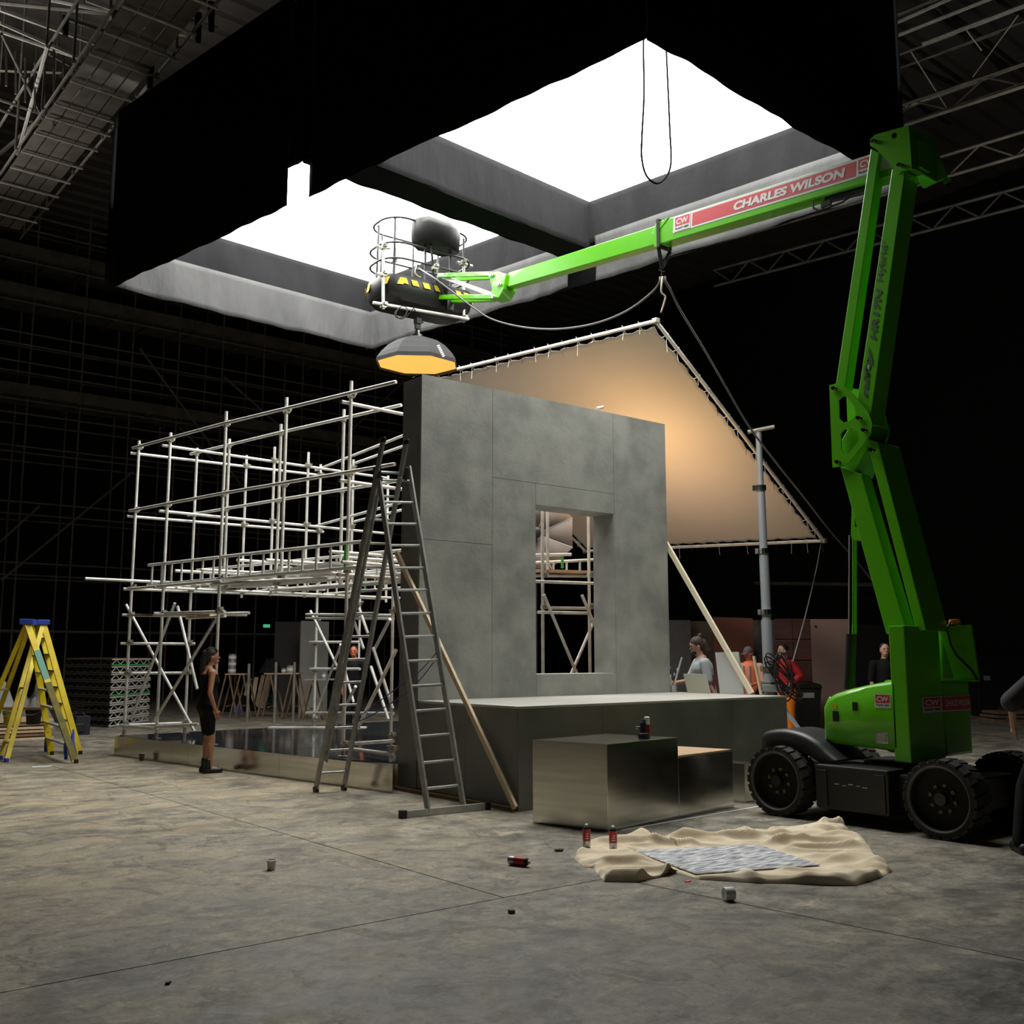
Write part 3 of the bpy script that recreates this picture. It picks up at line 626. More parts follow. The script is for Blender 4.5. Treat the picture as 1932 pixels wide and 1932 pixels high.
# coiled cable hung on the stand
cc = MB(); rr_ = random.Random(5)
for k in range(9):
    c0 = atD(1478 + rr_.uniform(-4, 4), 1272 + k * 1.2, 17.03 + k * .008); R_ = .26 + rr_.uniform(-.05, .05); tl = rr_.uniform(-.15, .15)
    cc.path([c0 + RT * (cos(t) * R_ * .42 + sin(t) * tl) + UPZ * (sin(t) * R_ * 1.25) + RT * (-sin(t) * .14) for t in [2 * pi * i / 30 for i in range(30)]], .013, 5, closed=True)
tag(cc.build('coiled_cable', mat('cable_dark', (.02, .016, .014), .5), None, smooth=0), 'bundle of dark coiled cable hanging on the grey stand', 'cable')
# octabox behind the wall, seen through the window, lighting the cloth
M_OCTA = mat('octabox_cloth', (.24, .19, .17), .9, noise=.1, nscale=3)
oc = thing('octabox', 'large octagonal soft light with pale ribbed cloth seen through the window opening', 'lamp', atD(1015, 1013, 17.5) - V((0, 0, 0)))
occ = atD(1012, 1005, 17.6); od = (V((14.2, 12.2, 5.2)) - occ).normalized(); oa = od.cross(UPZ).normalized(); ob_ = oa.cross(od).normalized()
rim = [occ + (RT * cos(pi / 8 + k * pi / 4) + UPZ * sin(pi / 8 + k * pi / 4)) * .68 for k in range(8)]; hub = occ + FWH * .22
for k in range(8):
    a, b2 = rim[k], rim[(k + 1) % 8]; MB().add([hub, a, (a + b2) / 2 * .985 + occ * .015, b2], [(0, 1, 2), (0, 2, 3)]).build('cloth_gore', M_OCTA, oc, solid=.004, smooth=0)
    MB().tube(hub, a, .008, 6).build('rib', M_ALU_D, oc)
MB().lathe([(.05, 0), (.09, .02), (.09, .2), (.05, .24)], hub - FWH * .32, FWH, 16).build('lamp_head', M_BLACK, oc, smooth=40)
MB().tube(hub - FWH * .1, hub + FWH * .1, .03).build('holder', M_ALU, oc)
sp0 = hub + V((0, 0, -.05)); MB().tube((sp0.x, sp0.y, .315), sp0, .02).build('stand_pole', M_BLACK, oc)
for k in range(3): MB().bar(V((sp0.x, sp0.y, 1.0)), V((sp0.x + .5 * cos(k * 2.1), sp0.y + .5 * sin(k * 2.1), .33)), .03, .02).build('stand_leg', M_BLACK, oc)
tgt = FT.lerp(FA, .30).lerp(FB.lerp(FC, .30), .42)
area_light('warm_lamp', atD(1150, 1040, 17.0) + V((0, 0, .1)), tgt, .6, 42, (1, .60, .24), spread=120)
area_light('soft_lamp', V((13.2, 12.2, 2.2)), FT.lerp(FC, .55), 1.6, 26, (1, .72, .58), spread=150)

# ================================================================ BOOM LIFT
lift = thing('boom_lift', 'bright green articulated boom lift on black wheels with its basket raised over the set', 'boom lift', (9.55, 5.6, 0))
M_DECALW = mat('decal_white', (.62, .62, .60), .5); M_REDT = mat('decal_red', (.52, .03, .045), .45); M_TXTD = mat('decal_dark', (.02, .07, .03), .6)
def YZ(x, y, X): p = atX(x, y, X); return (p.y, p.z)
def plateX(outline_px, holes_px, Xpx, X, th, name, m, parent=lift, label=None, bevel=0):
    o = [YZ(x, y, Xpx) for x, y in outline_px]; hs = [[YZ(x, y, Xpx) for x, y in h] for h in holes_px]
    return plate_mb(o, hs, lambda a, b2: (X, a, b2), (th, 0, 0)).build(name, m, parent, fix=True, label=label, bevel=bevel)
# --- chassis
MB().box(8.98, 9.95, 4.70, 6.75, .20, .50).build('chassis', M_BLACK, lift, bevel=.02)
MB().box(8.80, 9.35, 5.33, 6.12, .13, .545).build('battery_box', M_BLACK, lift, bevel=.025)
MB().box(9.65, 10.15, 5.33, 6.12, .13, .545).build('battery_box', M_BLACK, lift, bevel=.025)
for ya in (5.36, 5.98):
    MB().box(8.785, 8.80, ya, ya + .11, .16, .50).build('box_clamp', M_BLACK, lift, bevel=.005)
for k in range(5):
    MB().box(8.796, 8.800, 5.55 + k * .075, 5.60 + k * .075 - (.015 if k % 2 else 0), .365 + .008 * (k % 3), .373 + .008 * (k % 3)).build('scuff_mark', M_ALU, lift)
mb = MB()
for y in (4.82, 6.55): mb.box(9.0, 10.1, y - .07, y + .07, .28, .42)
mb.build('axle', M_BLACKM, lift)
# --- wheels with tread blocks
def wheel(X, Y, out, name='wheel'):
    w = .27; R_ = .345; c = V((X, Y, R_)); ax_ = V((out, 0, 0))   # out = -1 faces the camera side
    prof = [(R_ - .055, 0), (R_ - .02, .004), (R_ - .012, .03), (R_ - .012, w - .03), (R_ - .02, w - .004), (R_ - .055, w)]
    wh = MB().lathe(prof, c, -ax_, 40, caps=False).build(name, M_RUBBER, lift, smooth=35)
    rim_ = MB(); rim_.lathe([(.0, .075), (.09, .07), (.10, .085), (R_ - .085, .09), (R_ - .07, .02), (R_ - .055, .0), (R_ - .05, w), (.0, w - .02)], c, -ax_, 40, caps=False); ro = rim_.build('rim', M_BLACKM, wh, smooth=35)
    MB().lathe([(R_ - .075, .012), (R_ - .066, -.004), (R_ - .056, -.004), (R_ - .05, .01)], c, -ax_, 40, caps=False).build('rim_lip', mat('worn_rubber', (.10, .10, .095), .6), wh, smooth=60)
    MB().lathe([(.0, -.0), (.055, .0), (.06, .02), (.06, .09)], c + (-ax_) * .02, -ax_, 20, caps=False).build('hub', M_BLACK, wh, smooth=35)
    mt = mat('lug_paint', (.22, .20, .07), .5)
    for k in range(8):
        an = 2 * pi * k / 8 + .2; q = c + (-ax_) * .072 + V((0, cos(an), sin(an))) * .115
        mb = MB(); mb.lathe([(.008, -.002), (.017, -.006), (.017, .006)], q, -ax_, 8, caps=False); t_ = V((0, -sin(an), cos(an)))
        mb.prism([q - ax_ * 0 + t_ * .012, q - t_ * .012, q + V((0, cos(an + .9), sin(an + .9))) * .035], ax_ * .005); mb.build('lug_nut', mt, wh)
    tb = MB()
    for k in range(22):
        a0 = 2 * pi * k / 22
        for side in (0, 1):
            aa = a0 + (pi / 22 if side else 0); x_in = X - out * (.0 if side == 0 else w * .52); x_out = X - out * (w * .50 if side == 0 else w)
            def pt(x, an, r): return V((x, Y + cos(an) * r, R_ + sin(an) * r))
            sk = .06 * (1 if side else -1)
            aw = .105
            v = [pt(x_in, aa - aw, R_ - .02), pt(x_in, aa + aw, R_ - .02), pt(x_out, aa + aw + sk, R_ - .02), pt(x_out, aa - aw + sk, R_ - .02), pt(x_in, aa - aw, R_), pt(x_in, aa + aw, R_), pt(x_out, aa + aw + sk, R_), pt(x_out, aa - aw + sk, R_)]
            tb.add(v, [(0, 1, 2, 3), (7, 6, 5, 4), (4, 5, 1, 0), (5, 6, 2, 1), (6, 7, 3, 2), (7, 4, 0, 3)])
    tb.build('tread', M_RUBBER, wh, fix=True)
    return wh
wheel(8.75, 4.82, -1); wheel(8.75, 6.56, -1); wheel(10.22, 4.82, 1); wheel(10.22, 6.56, 1)
# --- fender over the far near-side wheel
def arc_pts(pix, X): return [YZ(x, y, X) for x, y in pix]
ctrl = arc_pts([(1437, 1420), (1437, 1392), (1447, 1380), (1480, 1376), (1512, 1383), (1540, 1398), (1562, 1418), (1584, 1436)], 8.95)
outer = []
for i in range(len(ctrl) - 1):
    p0, p1, p2, p3 = ctrl[max(i - 1, 0)], ctrl[i], ctrl[i + 1], ctrl[min(i + 2, len(ctrl) - 1)]
    for k in range(5):
        t = k / 5; outer.append(tuple(.5 * ((2 * p1[j]) + (p2[j] - p0[j]) * t + (2 * p0[j] - 5 * p1[j] + 4 * p2[j] - p3[j]) * t * t + (3 * p1[j] - p0[j] - 3 * p2[j] + p3[j]) * t ** 3) for j in (0, 1)))
outer.append(ctrl[-1]); mb = MB(); xs2 = (8.92, 8.925, 8.94, 8.965, 9.0, 9.42, 9.45, 9.47); dzs = (-.17, -.04, -.018, -.005, 0, 0, -.01, -.04); n_ = len(outer); vs = []
cy2 = sum(p[0] for p in outer) / n_; cz2 = .45
for X_, dz in zip(xs2, dzs):
    for a_2, b_2 in outer:
        d_ = V((0, cy2 - a_2, cz2 - b_2)).normalized() * -dz; vs.append((X_, a_2 + d_.y, b_2 + d_.z))
mb.add(vs, [(j * n_ + i, j * n_ + i + 1, (j + 1) * n_ + i + 1, (j + 1) * n_ + i) for j in range(len(xs2) - 1) for i in range(n_ - 1)])
mb.build('fender', mat('fender_plastic', (.028, .028, .03), .42), lift, smooth=0, solid=.012, fix=True)
# --- turret
slab = [(9.1, 5.265), (9.1, 5.42), (9.72, 5.42), (9.72, 5.265)]
MB().box(9.10, 9.74, 5.262, 5.43, .60, 1.885).build('turret_tower', M_GREEN, lift, bevel=.012)
plan = [(9.105, 5.27), (9.16, 5.2), (9.5, 5.06), (9.9, 4.95), (10.3, 4.9), (10.45, 4.98), (10.45, 5.6), (9.105, 5.43)]
MB().prism([(a, b2, .62) for a, b2 in [(9.742, 5.262), (10.27, 5.262), (10.36, 5.33), (10.38, 5.45), (10.38, 5.9), (9.742, 5.9)]], (0, 0, .73)).build('counterweight', M_GREEN, lift, bevel=.03)
MB().prism([(9.82, 5.30, 1.358), (9.90, 5.30, 1.90), (10.42, 5.30, 1.90), (10.42, 5.30, 1.358)], (0, .55, 0)).build('control_tower', M_GREEN, lift, bevel=.02)
# recessed side panel that catches the light from above
M_G2 = M_GREEN
MB().prism([(9.80, 5.298, 1.885), (9.80, 4.965, 1.9), (9.80, 4.92, 1.365), (9.80, 5.16, 1.365)], (.03, 0, 0)).build('side_cover', M_GREEN, lift)
MB().box(9.76, 9.83, 4.92, 5.30, 1.352, 1.366).build('ledge', M_GREEN, lift)
q = atX(1800, 1174, 9.85)
MB().lathe([(.055, 0), (.055, .035), (.05, .05), (.0, .055)], (9.86, q.y, 1.905), n=16).build('beacon', mat('amber_beacon', (.85, .32, .03), .3), lift, smooth=30)
MB().lathe([(.07, -.012), (.07, .003)], (9.86, q.y, 1.903), n=16).build('beacon_base', M_CHROME, lift)
MB().path([(9.79, 5.16, 1.93), (9.785, 5.2, 1.85), (9.785, 5.17, 1.7), (9.785, 5.12, 1.6), (9.785, 4.98, 1.46), (9.785, 4.92, 1.36)], .008, 6).build('cable', M_BLACKM, lift)
# hood with rounded top
hood = [(1552, 1400), (1550, 1332), (1556, 1318), (1572, 1309), (1600, 1300), (1640, 1291), (1686, 1283), (1692, 1420), (1640, 1412), (1575, 1405)]
hp = [YZ(x, y, 9.1) for x, y in hood]
mb = MB(); sl = [(9.10, .045), (9.125, .015), (9.16, .0), (9.66, .0), (9.72, .015), (9.76, .05)]
cy_ = sum(p[0] for p in hp) / len(hp); cz_ = sum(p[1] for p in hp) / len(hp); nh = len(hp); vs = []
for X_, ins in sl:
    for a, b2 in hp:
        aa = a + (cy_ - a) / abs(cy_ - a) * ins * (0 if a < 5.45 else 1); bb = b2 + (cz_ - b2) / abs(cz_ - b2) * ins
        vs.append((X_, aa, bb))
fs = [tuple(range(nh)), tuple(reversed(range(nh * 5, nh * 6)))] + [(s_ * nh + i, s_ * nh + (i + 1) % nh, (s_ + 1) * nh + (i + 1) % nh, (s_ + 1) * nh + i) for s_ in range(5) for i in range(nh)]
mb.add(vs, fs); hd = mb.build('hood', M_GREEN, lift, smooth=45, fix=True)
X_ = 9.098
def decal_box(x0_, y0_, x1_, y1_, X, name, m, parent=lift, th=.004):
    a = atX(x0_, y1_, X); b2 = atX(x1_, y0_, X); return MB().box(X - th, X, min(a.y, b2.y), max(a.y, b2.y), min(a.z, b2.z), max(a.z, b2.z)).build(name, m, parent)
for (xa, ya, xb, yb) in [(1609, 1325, 1618, 1341), (1572, 1342, 1582, 1361)]: decal_box(xa, ya, xb, yb, X_ + .0, 'vent_slot', M_BLACKM, th=.006)
decal_box(1571, 1329, 1578, 1337, X_, 'warning_label', M_YEL)
decal_box(1653, 1382, 1675, 1402, X_, 'latch_frame', M_CHROME, th=.005); decal_box(1656, 1385, 1672, 1399, X_ - .004, 'latch', M_ALU_D, th=.006)
p = atX(1569, 1318, 9.2); MB().ball(p, .03, 10, (1, 1.3, .7)).build('headlamp', M_CHROME, lift, smooth=0)
def cw_sign(o, ux, uy, w, h, parent=lift):
    """white edged sign: red upper part with CW, white strip PLANT HIRE"""
    o, ux, uy = V(o), V(ux).normalized(), V(uy).normalized(); nn_ = ux.cross(uy).normalized()
    s_ = MB().obox(o, ux * w, uy * h, nn_ * .003).build('sign', M_DECALW, parent)
    MB().obox(o + ux * w * .06 + uy * h * .36 + nn_ * .0032, ux * w * .88, uy * h * .58, nn_ * .001).build('sign_field', M_REDT, s_)
    text_obj('lettering', 'CW', o + ux * w * .14 + uy * h * .45, ux, uy, h * .38, M_DECALW, s_, width=w * .72, bold=.03, depth=.0055)
    text_obj('lettering', 'PLANT HIRE', o + ux * w * .1 + uy * h * .12, ux, uy, h * .14, M_BLACKM, s_, width=w * .8, bold=.03, depth=.0055)
a = atX(1651, 1335, X_); b2 = atX(1680, 1310, X_)
cw_sign((X_, a.y, a.z), (0, -1, 0), (0, 0, 1), abs(a.y - b2.y), abs(b2.z - a.z))
# sign on the turret back
cw_sign((9.34, 5.257, 1.055), (1, 0, 0), (0, 0, 1), .36, .15)
sg = MB().box(9.70, 10.27, 5.256, 5.259, 1.055, 1.205).build('sign', M_DECALW, lift)
yb_ = 5.255
sg2 = MB().box(9.71, 10.262, 5.253, 5.256, 1.065, 1.197).build('sign', M_REDT, lift); text_obj('lettering', 'CHARLES WILSON', (9.76, 5.252, 1.105), (1, 0, 0), (0, 0, 1), .06, M_DECALW, sg2, width=.48, bold=.02)
# --- lower arm pair
XA, XB = 9.36, 9.74
def arm(px4, X0, X1, name, bv=.008):
    P_ = [YZ(x, y, XA) for x, y in px4]; return MB().prism([(X0, a, b2) for a, b2 in P_], (X1 - X0, 0, 0)).build(name, M_GREEN, lift, bevel=bv)
arm([(1585, 880), (1625, 895), (1712, 1196), (1672, 1196)], 9.36, 9.54, 'lower_arm')
arm([(1634, 828), (1656, 834), (1748, 1190), (1728, 1190)], 9.36, 9.78, 'lower_link')
# --- elbow plates
pl_out = [(1566, 727), (1578, 724), (1591, 726), (1614, 748), (1640, 778), (1647, 798), (1645, 816), (1632, 836), (1604, 872), (1593, 880), (1572, 882)]
pl_h = [[(1583, 755), (1590, 748), (1599, 749), (1614, 768), (1616, 782), (1607, 794), (1592, 798), (1584, 790)], [(1588, 818), (1594, 811), (1612, 809), (1622, 816), (1621, 832), (1603, 857), (1594, 857), (1588, 848)]]
plateX(pl_out, pl_h, 9.34, 9.325, .02, 'elbow_plate', M_GREEN); plateX(pl_out, pl_h, 9.34, 9.64, .02, 'elbow_plate', M_GREEN)
MB().prism([(9.40, *YZ(x, y, XA)) for x, y in [(1572, 850), (1600, 800), (1640, 800), (1630, 850), (1606, 896), (1588, 893)]], (.36, 0, 0)).build('elbow_block', M_GREEN, lift, bevel=.01)
def pin(x, y, X=9.32, r=.022, n='pin_bolt'):
    p = atX(x, y, X); mb = MB(); mb.tube((X - .03, p.y, p.z), (X + .02, p.y, p.z), r, 10); mb.cbox((X - .012, p.y, p.z), .012, r * 3.6, r * 1.2, Matrix.Rotation(.4, 3, 'X')); return mb.build(n, M_CHROME, lift)
for x, y in [(1575, 733), (1622, 789), (1632, 812), (1582, 872), (1646, 849), (1650, 267), (1699, 312)]: pin(x, y)
for (a1, a2) in [((1646, 849), (1646, 849))]: pass
# --- upper arm pair
arm([(1643, 280), (1659, 288), (1594, 735), (1576, 730)], 9.36, 9.50, 'upper_arm')
ub = arm([(1683, 318), (1708, 322), (1641, 800), (1612, 790)], 9.36, 9.62, 'upper_link')
def on_line(p, q, t): return (p[0] + (q[0] - p[0]) * t, p[1] + (q[1] - p[1]) * t)
def arm_text(txt, x0_, y0_, x1_, y1_, h, **kw):
    a = atX(x0_, y0_, 9.358); b2 = atX(x1_, y1_, 9.358); ux = (b2 - a).normalized(); uy = V((0, ux.z, -ux.y)); uy = uy if uy.y > 0 else -uy
    nn_ = ux.cross(uy)
    if nn_.x > 0: uy = -uy
    return text_obj('lettering', txt, (9.358, a.y, a.z), ux, uy, h, M_TXTD, ub, width=(b2 - a).length, depth=.003, **kw)
arm_text('nifty', 1639, 752, 1650, 652, .085, bold=.05, shear=.25)
arm_text('HR17N', 1653, 642, 1665, 543, .072, bold=.04, shear=.2)
arm_text('Hybrid', 1667, 530, 1677, 462, .080, bold=.02)
arm_text('2', 1669, 459, 1670, 454, .03, bold=.02)
# --- head plates
hp_out = [(1643, 264), (1652, 255), (1716, 237), (1722, 319), (1703, 323), (1697, 331), (1689, 322), (1684, 313), (1655, 283), (1643, 276)]
hp_h = [[(1688 + 6 * cos(t), 256 + 6 * sin(t)) for t in [k * pi / 4 for k in range(8)]]]
plateX(hp_out, hp_h, 9.34, 9.325, .02, 'head_plate', M_GREEN)
hp2 = [(1643, 264), (1652, 255), (1716, 237), (1722, 319), (1703, 323), (1697, 331)]
o2 = [YZ(x, y, 9.34) for x, y in [(1643, 264), (1652, 255), (1716, 237), (1740, 300), (1745, 330), (1712, 352), (1697, 331), (1684, 313), (1655, 283)]]
hh = [(4.93 + .04 * cos(t), 6.47 + .035 * sin(t)) for t in [k * pi / 4 for k in range(8)]]
plate_mb(o2, [hh], lambda a, b2: (9.80, a, b2), (.02, 0, 0)).build('head_plate', M_GREEN, lift, fix=True)
P_ = [YZ(x, y, 9.34) for x, y in [(1716, 238), (1722, 319)]]
mb = MB(); mb.obox((9.345, P_[0][0] - .0, P_[0][1]), (.455, 0, 0), (0, P_[1][0] - P_[0][0], P_[1][1] - P_[0][1]), (0, -.012, 0)); mb.build('head_web', M_GREEN, lift)
# --- boom
def bz(y): return 6.885 + (y - 5.54) * .094
BX0, BX1 = 9.42, 9.62
bm_ = MB().prism([(BX0, 5.0, bz(5.0)), (BX0, 8.62, bz(8.62)), (BX0, 8.70, bz(8.7) - .12), (BX0, 8.62, bz(8.62) - .31), (BX0, 5.0, bz(5.0) - .31)], (BX1 - BX0, 0, 0)).build('main_boom', M_GREEN, lift, bevel=.012)
MB().prism([(BX0 - .006, 8.46, bz(8.46) + .01), (BX0 - .006, 8.70, bz(8.7) - .16), (BX0 - .006, 8.66, bz(8.66) - .33), (BX0 - .006, 8.60, bz(8.6) - .33), (BX0 - .006, 8.62, bz(8.62) - .16), (BX0 - .006, 8.40, bz(8.4) + .01)], (BX1 - BX0 + .012, 0, 0)).build('boom_collar', M_GREEN, lift)
sl_ = V((0, 1, .094)).normalized(); upb = V((0, -.094, 1)).normalized()
XD = BX0 - .001
def bpt(y, dz): return V((XD, y, bz(y) + dz))
dec = MB().obox(bpt(8.34, -.225) , -sl_ * 3.2, upb * .215, V((-.002, 0, 0))).build('decal', M_DECALW, lift)
MB().obox(bpt(8.02, -.20) + V((-.0025, 0, 0)), -sl_ * 2.3, upb * .165, V((-.001, 0, 0))).build('decal_field', M_REDT, dec)
text_obj('lettering', 'CHARLES WILSON', bpt(7.37, -.172) + V((-.004, 0, 0)), -sl_, upb, .105, M_DECALW, dec, width=1.52, bold=.05, shear=.12)
cw_sign(bpt(8.32, -.215) + V((-.003, 0, 0)), -sl_, upb, .27, .195); cw_sign(bpt(5.72, -.215) + V((-.003, 0, 0)), -sl_, upb, .27, .195)
# extension
MB().prism([(BX0 + .02, 8.5, bz(8.5) - .035), (BX0 + .02, 11.7, bz(11.7) - .045), (BX0 + .02, 11.78, bz(11.7) - .2), (BX0 + .02, 11.7, bz(11.7) - .27), (BX0 + .02, 8.5, bz(8.5) - .29)], (BX1 - BX0 - .04, 0, 0)).build('extension_boom', M_GREEN, lift, bevel=.01)
# knuckle
kn = [(921, 515), (938, 512), (955, 517), (950, 545), (941, 562), (925, 566), (928, 545)]
MB().prism([(9.40, *YZ(x, y, 9.4)) for x, y in kn], (.24, 0, 0)).build('knuckle', M_GREEN, lift, bevel=.01)
for x, y in [(927, 519), (932, 560), (942, 536)]: pin(x, y, 9.39, .03)
def link(a, b2, X0, w, h, name, m=M_GREEN):
    p, q = atX(*a, X0), atX(*b2, X0); return MB().bar(p, q, w, h).build(name, m, lift, bevel=.01)
link((828, 520), (926, 517), 9.42, .06, .075, 'jib_link'); link((850, 527), (926, 523), 9.60, .06, .075, 'jib_link')
link((829, 561), (934, 560), 9.42, .06, .075, 'jib_link'); link((848, 568), (934, 566), 9.60, .06, .06, 'jib_link')
link((838, 523), (932, 558), 9.51, .07, .07, 'jib_cylinder', M_ALU)
# boom cylinder and bits under the boom
p, q = atX(1560, 377, 9.5), atX(1660, 352, 9.5)
MB().tube(p, q, .045, 12).build('cylinder', M_BLACK, lift, smooth=40); MB().prism([(9.46, *YZ(x, y, 9.46)) for x, y in [(1502, 376), (1555, 362), (1551, 372), (1546, 379), (1510, 378)]], (.08, 0, 0)).build('cylinder_bracket', M_GREEN, lift, bevel=.005)
mb = MB(); a = atX(1400, 413, 9.5)
for k in range(4): mb.cbox(a + V((0, -.28 * k * .5, .0 + .03 * k)), .1, .12, .06, Matrix.Rotation(.3 * k, 3, 'X'))
mb.build('cable_guide', M_BLACKM, lift, bevel=.01)
MB().path([atX(x, y, 9.44) for x, y in [(1533, 381), (1535, 393), (1545, 397), (1560, 394), (1572, 388), (1590, 381), (1604, 371)]], .012, 6).build('hose', M_BLACKM, lift, smooth=0)
MB().cbox(atX(1559, 385, 9.43), .03, .12, .06).build('valve', M_CHROME, lift)
# main cylinder of the lower arm
a, b2, c = atX(1607, 1010, 9.5), atX(1606, 1196, 9.5), atX(1602, 1300, 9.5)
MB().tube(a, b2, .032, 12).build('cylinder_rod', M_CHROME, lift, smooth=40); MB().tube(b2, c, .055, 14).build('cylinder', M_BLACK, lift, smooth=40); MB().bar(a + V((.0, -.045, 0)), b2 + V((0, -.045, 0)), .03, .02).build('guide_rod', M_GREEN, lift)
plateX([(1603, 950), (1622, 1015), (1606, 1019), (1601, 1010)], [[(1608, 975), (1614, 995), (1608, 993)]], 9.4, 9.44, .12, 'cylinder_lug', M_GREEN)
# --- basket
bc = V((9.32, 13.95, 0)); bx = V((1, -.06, 0)).normalized(); by = V((.06, 1, 0)).normalized()
Z0 = 7.36
def bp(u, v, z): return bc + bx * u + by * v + UPZ * z
def rr(hu, hv, z, rad=.3, n=6):
    pts = []
    for (su, sv, a0) in [(1, 1, 0), (-1, 1, pi / 2), (-1, -1, pi), (1, -1, 3 * pi / 2)]:
        for k in range(n + 1):
            t = a0 + (pi / 2) * k / n; pts.append(bp(su * (hu - rad) + rad * cos(t), sv * (hv - rad) + rad * sin(t), z))
    return pts
bk = MB()
loops = [rr(.78, .36, Z0, .25), rr(.86, .44, Z0 + .10, .3), rr(.90, .48, Z0 + .28, .33), rr(.87, .45, Z0 + .40, .3), rr(.78, .38, Z0 + .42, .28)]
n_ = len(loops[0]); vs = [p for l in loops for p in l]
bk.add(vs, [tuple(reversed(range(n_)))] + [tuple(range(n_ * 4, n_ * 5))] + [(s_ * n_ + i, s_ * n_ + (i + 1) % n_, (s_ + 1) * n_ + (i + 1) % n_, (s_ + 1) * n_ + i) for s_ in range(4) for i in range(n_)])
bo = bk.build('basket_floor_tub', M_BLACK, lift, smooth=50, fix=True)
l1, l2 = rr(.905, .485, Z0 + .22, .335, 8), rr(.90, .48, Z0 + .335, .33, 8)
m_ = len(l1)
for k in range(0, m_, 2):
    if k % 4: continue
    i, j = k, (k + 1) % m_
    a0, a1, b0, b1 = l1[i], l1[j], l2[i], l2[j]; s_ = (a1 - a0).normalized() * .05
    MB().add([a0, a0 + (a1 - a0).normalized() * .1, b0 + (a1 - a0).normalized() * .15, b0 + s_], [(0, 1, 2, 3)]).build('hazard_mark', M_YEL, bo, solid=.006)
for x, y, x2, y2 in [(-.6, -.49, -.5, -.49), (-.42, -.49, -.30, -.49), (-.2, -.49, -.08, -.49), (.02, -.49, .12, -.49), (.6, -.49, .7, -.49), (.44, -.49, .54, -.49)]:
    MB().add([bp(x, y, Z0 + .24), bp(x2, y2, Z0 + .24), bp(x2 - .04, y2, Z0 + .33), bp(x - .04, y, Z0 + .33)], [(0, 1, 2, 3)]).build('hazard_mark', M_YEL, bo, solid=.006)
M_RAIL = mat('basket_rail', (.06, .065, .065), .5, .2)
for z in (1.40, .95, .68):
    hu = .82 if z > 1.2 else .86
    MB().path(rr(hu, .42 if z > 1.2 else .45, Z0 + z, .35, 7), .019, 8, closed=True).build('guard_rail', M_RAIL, lift, smooth=0)
for u_b, v_b in [(-.7, -.34), (-.55, .40), (-.15, -.42), (.35, -.42), (.72, -.28), (.6, .4), (.1, .43), (-.78, .1)]:
    MB().tube(bp(u_b, v_b, Z0 + .38), bp(u_b * .97, v_b * .96, Z0 + 1.40), .02, 8).build('rail_post', M_RAIL, lift, smooth=40)
# control box under a black cover, hanging on the top rail
cb = MB(); sec = [(-.02, Z0 + 1.02, .36), (0, Z0 + 1.06, .40), (0, Z0 + 1.35, .42), (0, Z0 + 1.45, .40), (0, Z0 + 1.50, .30)]
rings = []
for _, z, r_ in sec:
    rings.append([bp(.08 + r_ * cos(t) * 1.12, -.36 + r_ * .62 * sin(t), z + .02 * sin(5 * t)) for t in [2 * pi * k / 20 for k in range(20)]])
vs = [p for r_ in rings for p in r_]; cb.add(vs, [tuple(reversed(range(20))), tuple(range(80, 100))] + [(s_ * 20 + i, s_ * 20 + (i + 1) % 20, (s_ + 1) * 20 + (i + 1) % 20, (s_ + 1) * 20 + i) for s_ in range(4) for i in range(20)])
cbo = cb.build('control_cover', M_BLACK, lift, smooth=50, fix=True)
MB().cbox(bp(.12, -.5, Z0 + 1.07), .05, .04, .03).build('button', M_YEL, cbo)
MB().path([bp(-.1, -.5, Z0 + 1.05), bp(-.08, -.52, Z0 + .8), bp(-.06, -.53, Z0 + .5), bp(.1, -.56, Z0 + .2), bp(.25, -.5, Z0 + .1)], .02, 8).build('control_cable', M_BLACKM, lift, smooth=0)
MB().cbox(bp(.28, -.5, Z0 + .15), .14, .08, .4).build('basket_mount', M_BLACK, lift, bevel=.01)

# --- tubes clamped to the basket for the soft light
rg = lift
d1, d2 = fd(bp(-.85, -.62, 7)), fd(bp(.9, -.62, 7))
def rt(a, b2, r=.026): return MB().tube(a, b2, r, 10).build('clamped_tube', M_GALV, rg, smooth=40)
rt(atD(704, 571, d1 - .1), atD(884, 602, d2)); rt(atD(723, 455, d1), atD(723, 583, d1)); rt(atD(875, 500, d2 + .05), atD(875, 608, d2 + .05)); rt(atD(712, 466, d1), atD(735, 468, d1 + .5)); rt(atD(710, 517, d1), atD(738, 517, d1 + .5)); rt(atD(862, 495, d2), atD(890, 502, d2 + .6)); rt(atD(745, 468, d1 + .4), atD(743, 520, d1 + .4))
for x, y, d in [(723, 577, d1), (723, 518, d1), (723, 467, d1), (875, 602, d2), (872, 497, d2), (742, 492, d1 + .4), (820, 505, .5 * (d1 + d2))]: coupler(atD(x, y, d), rg)
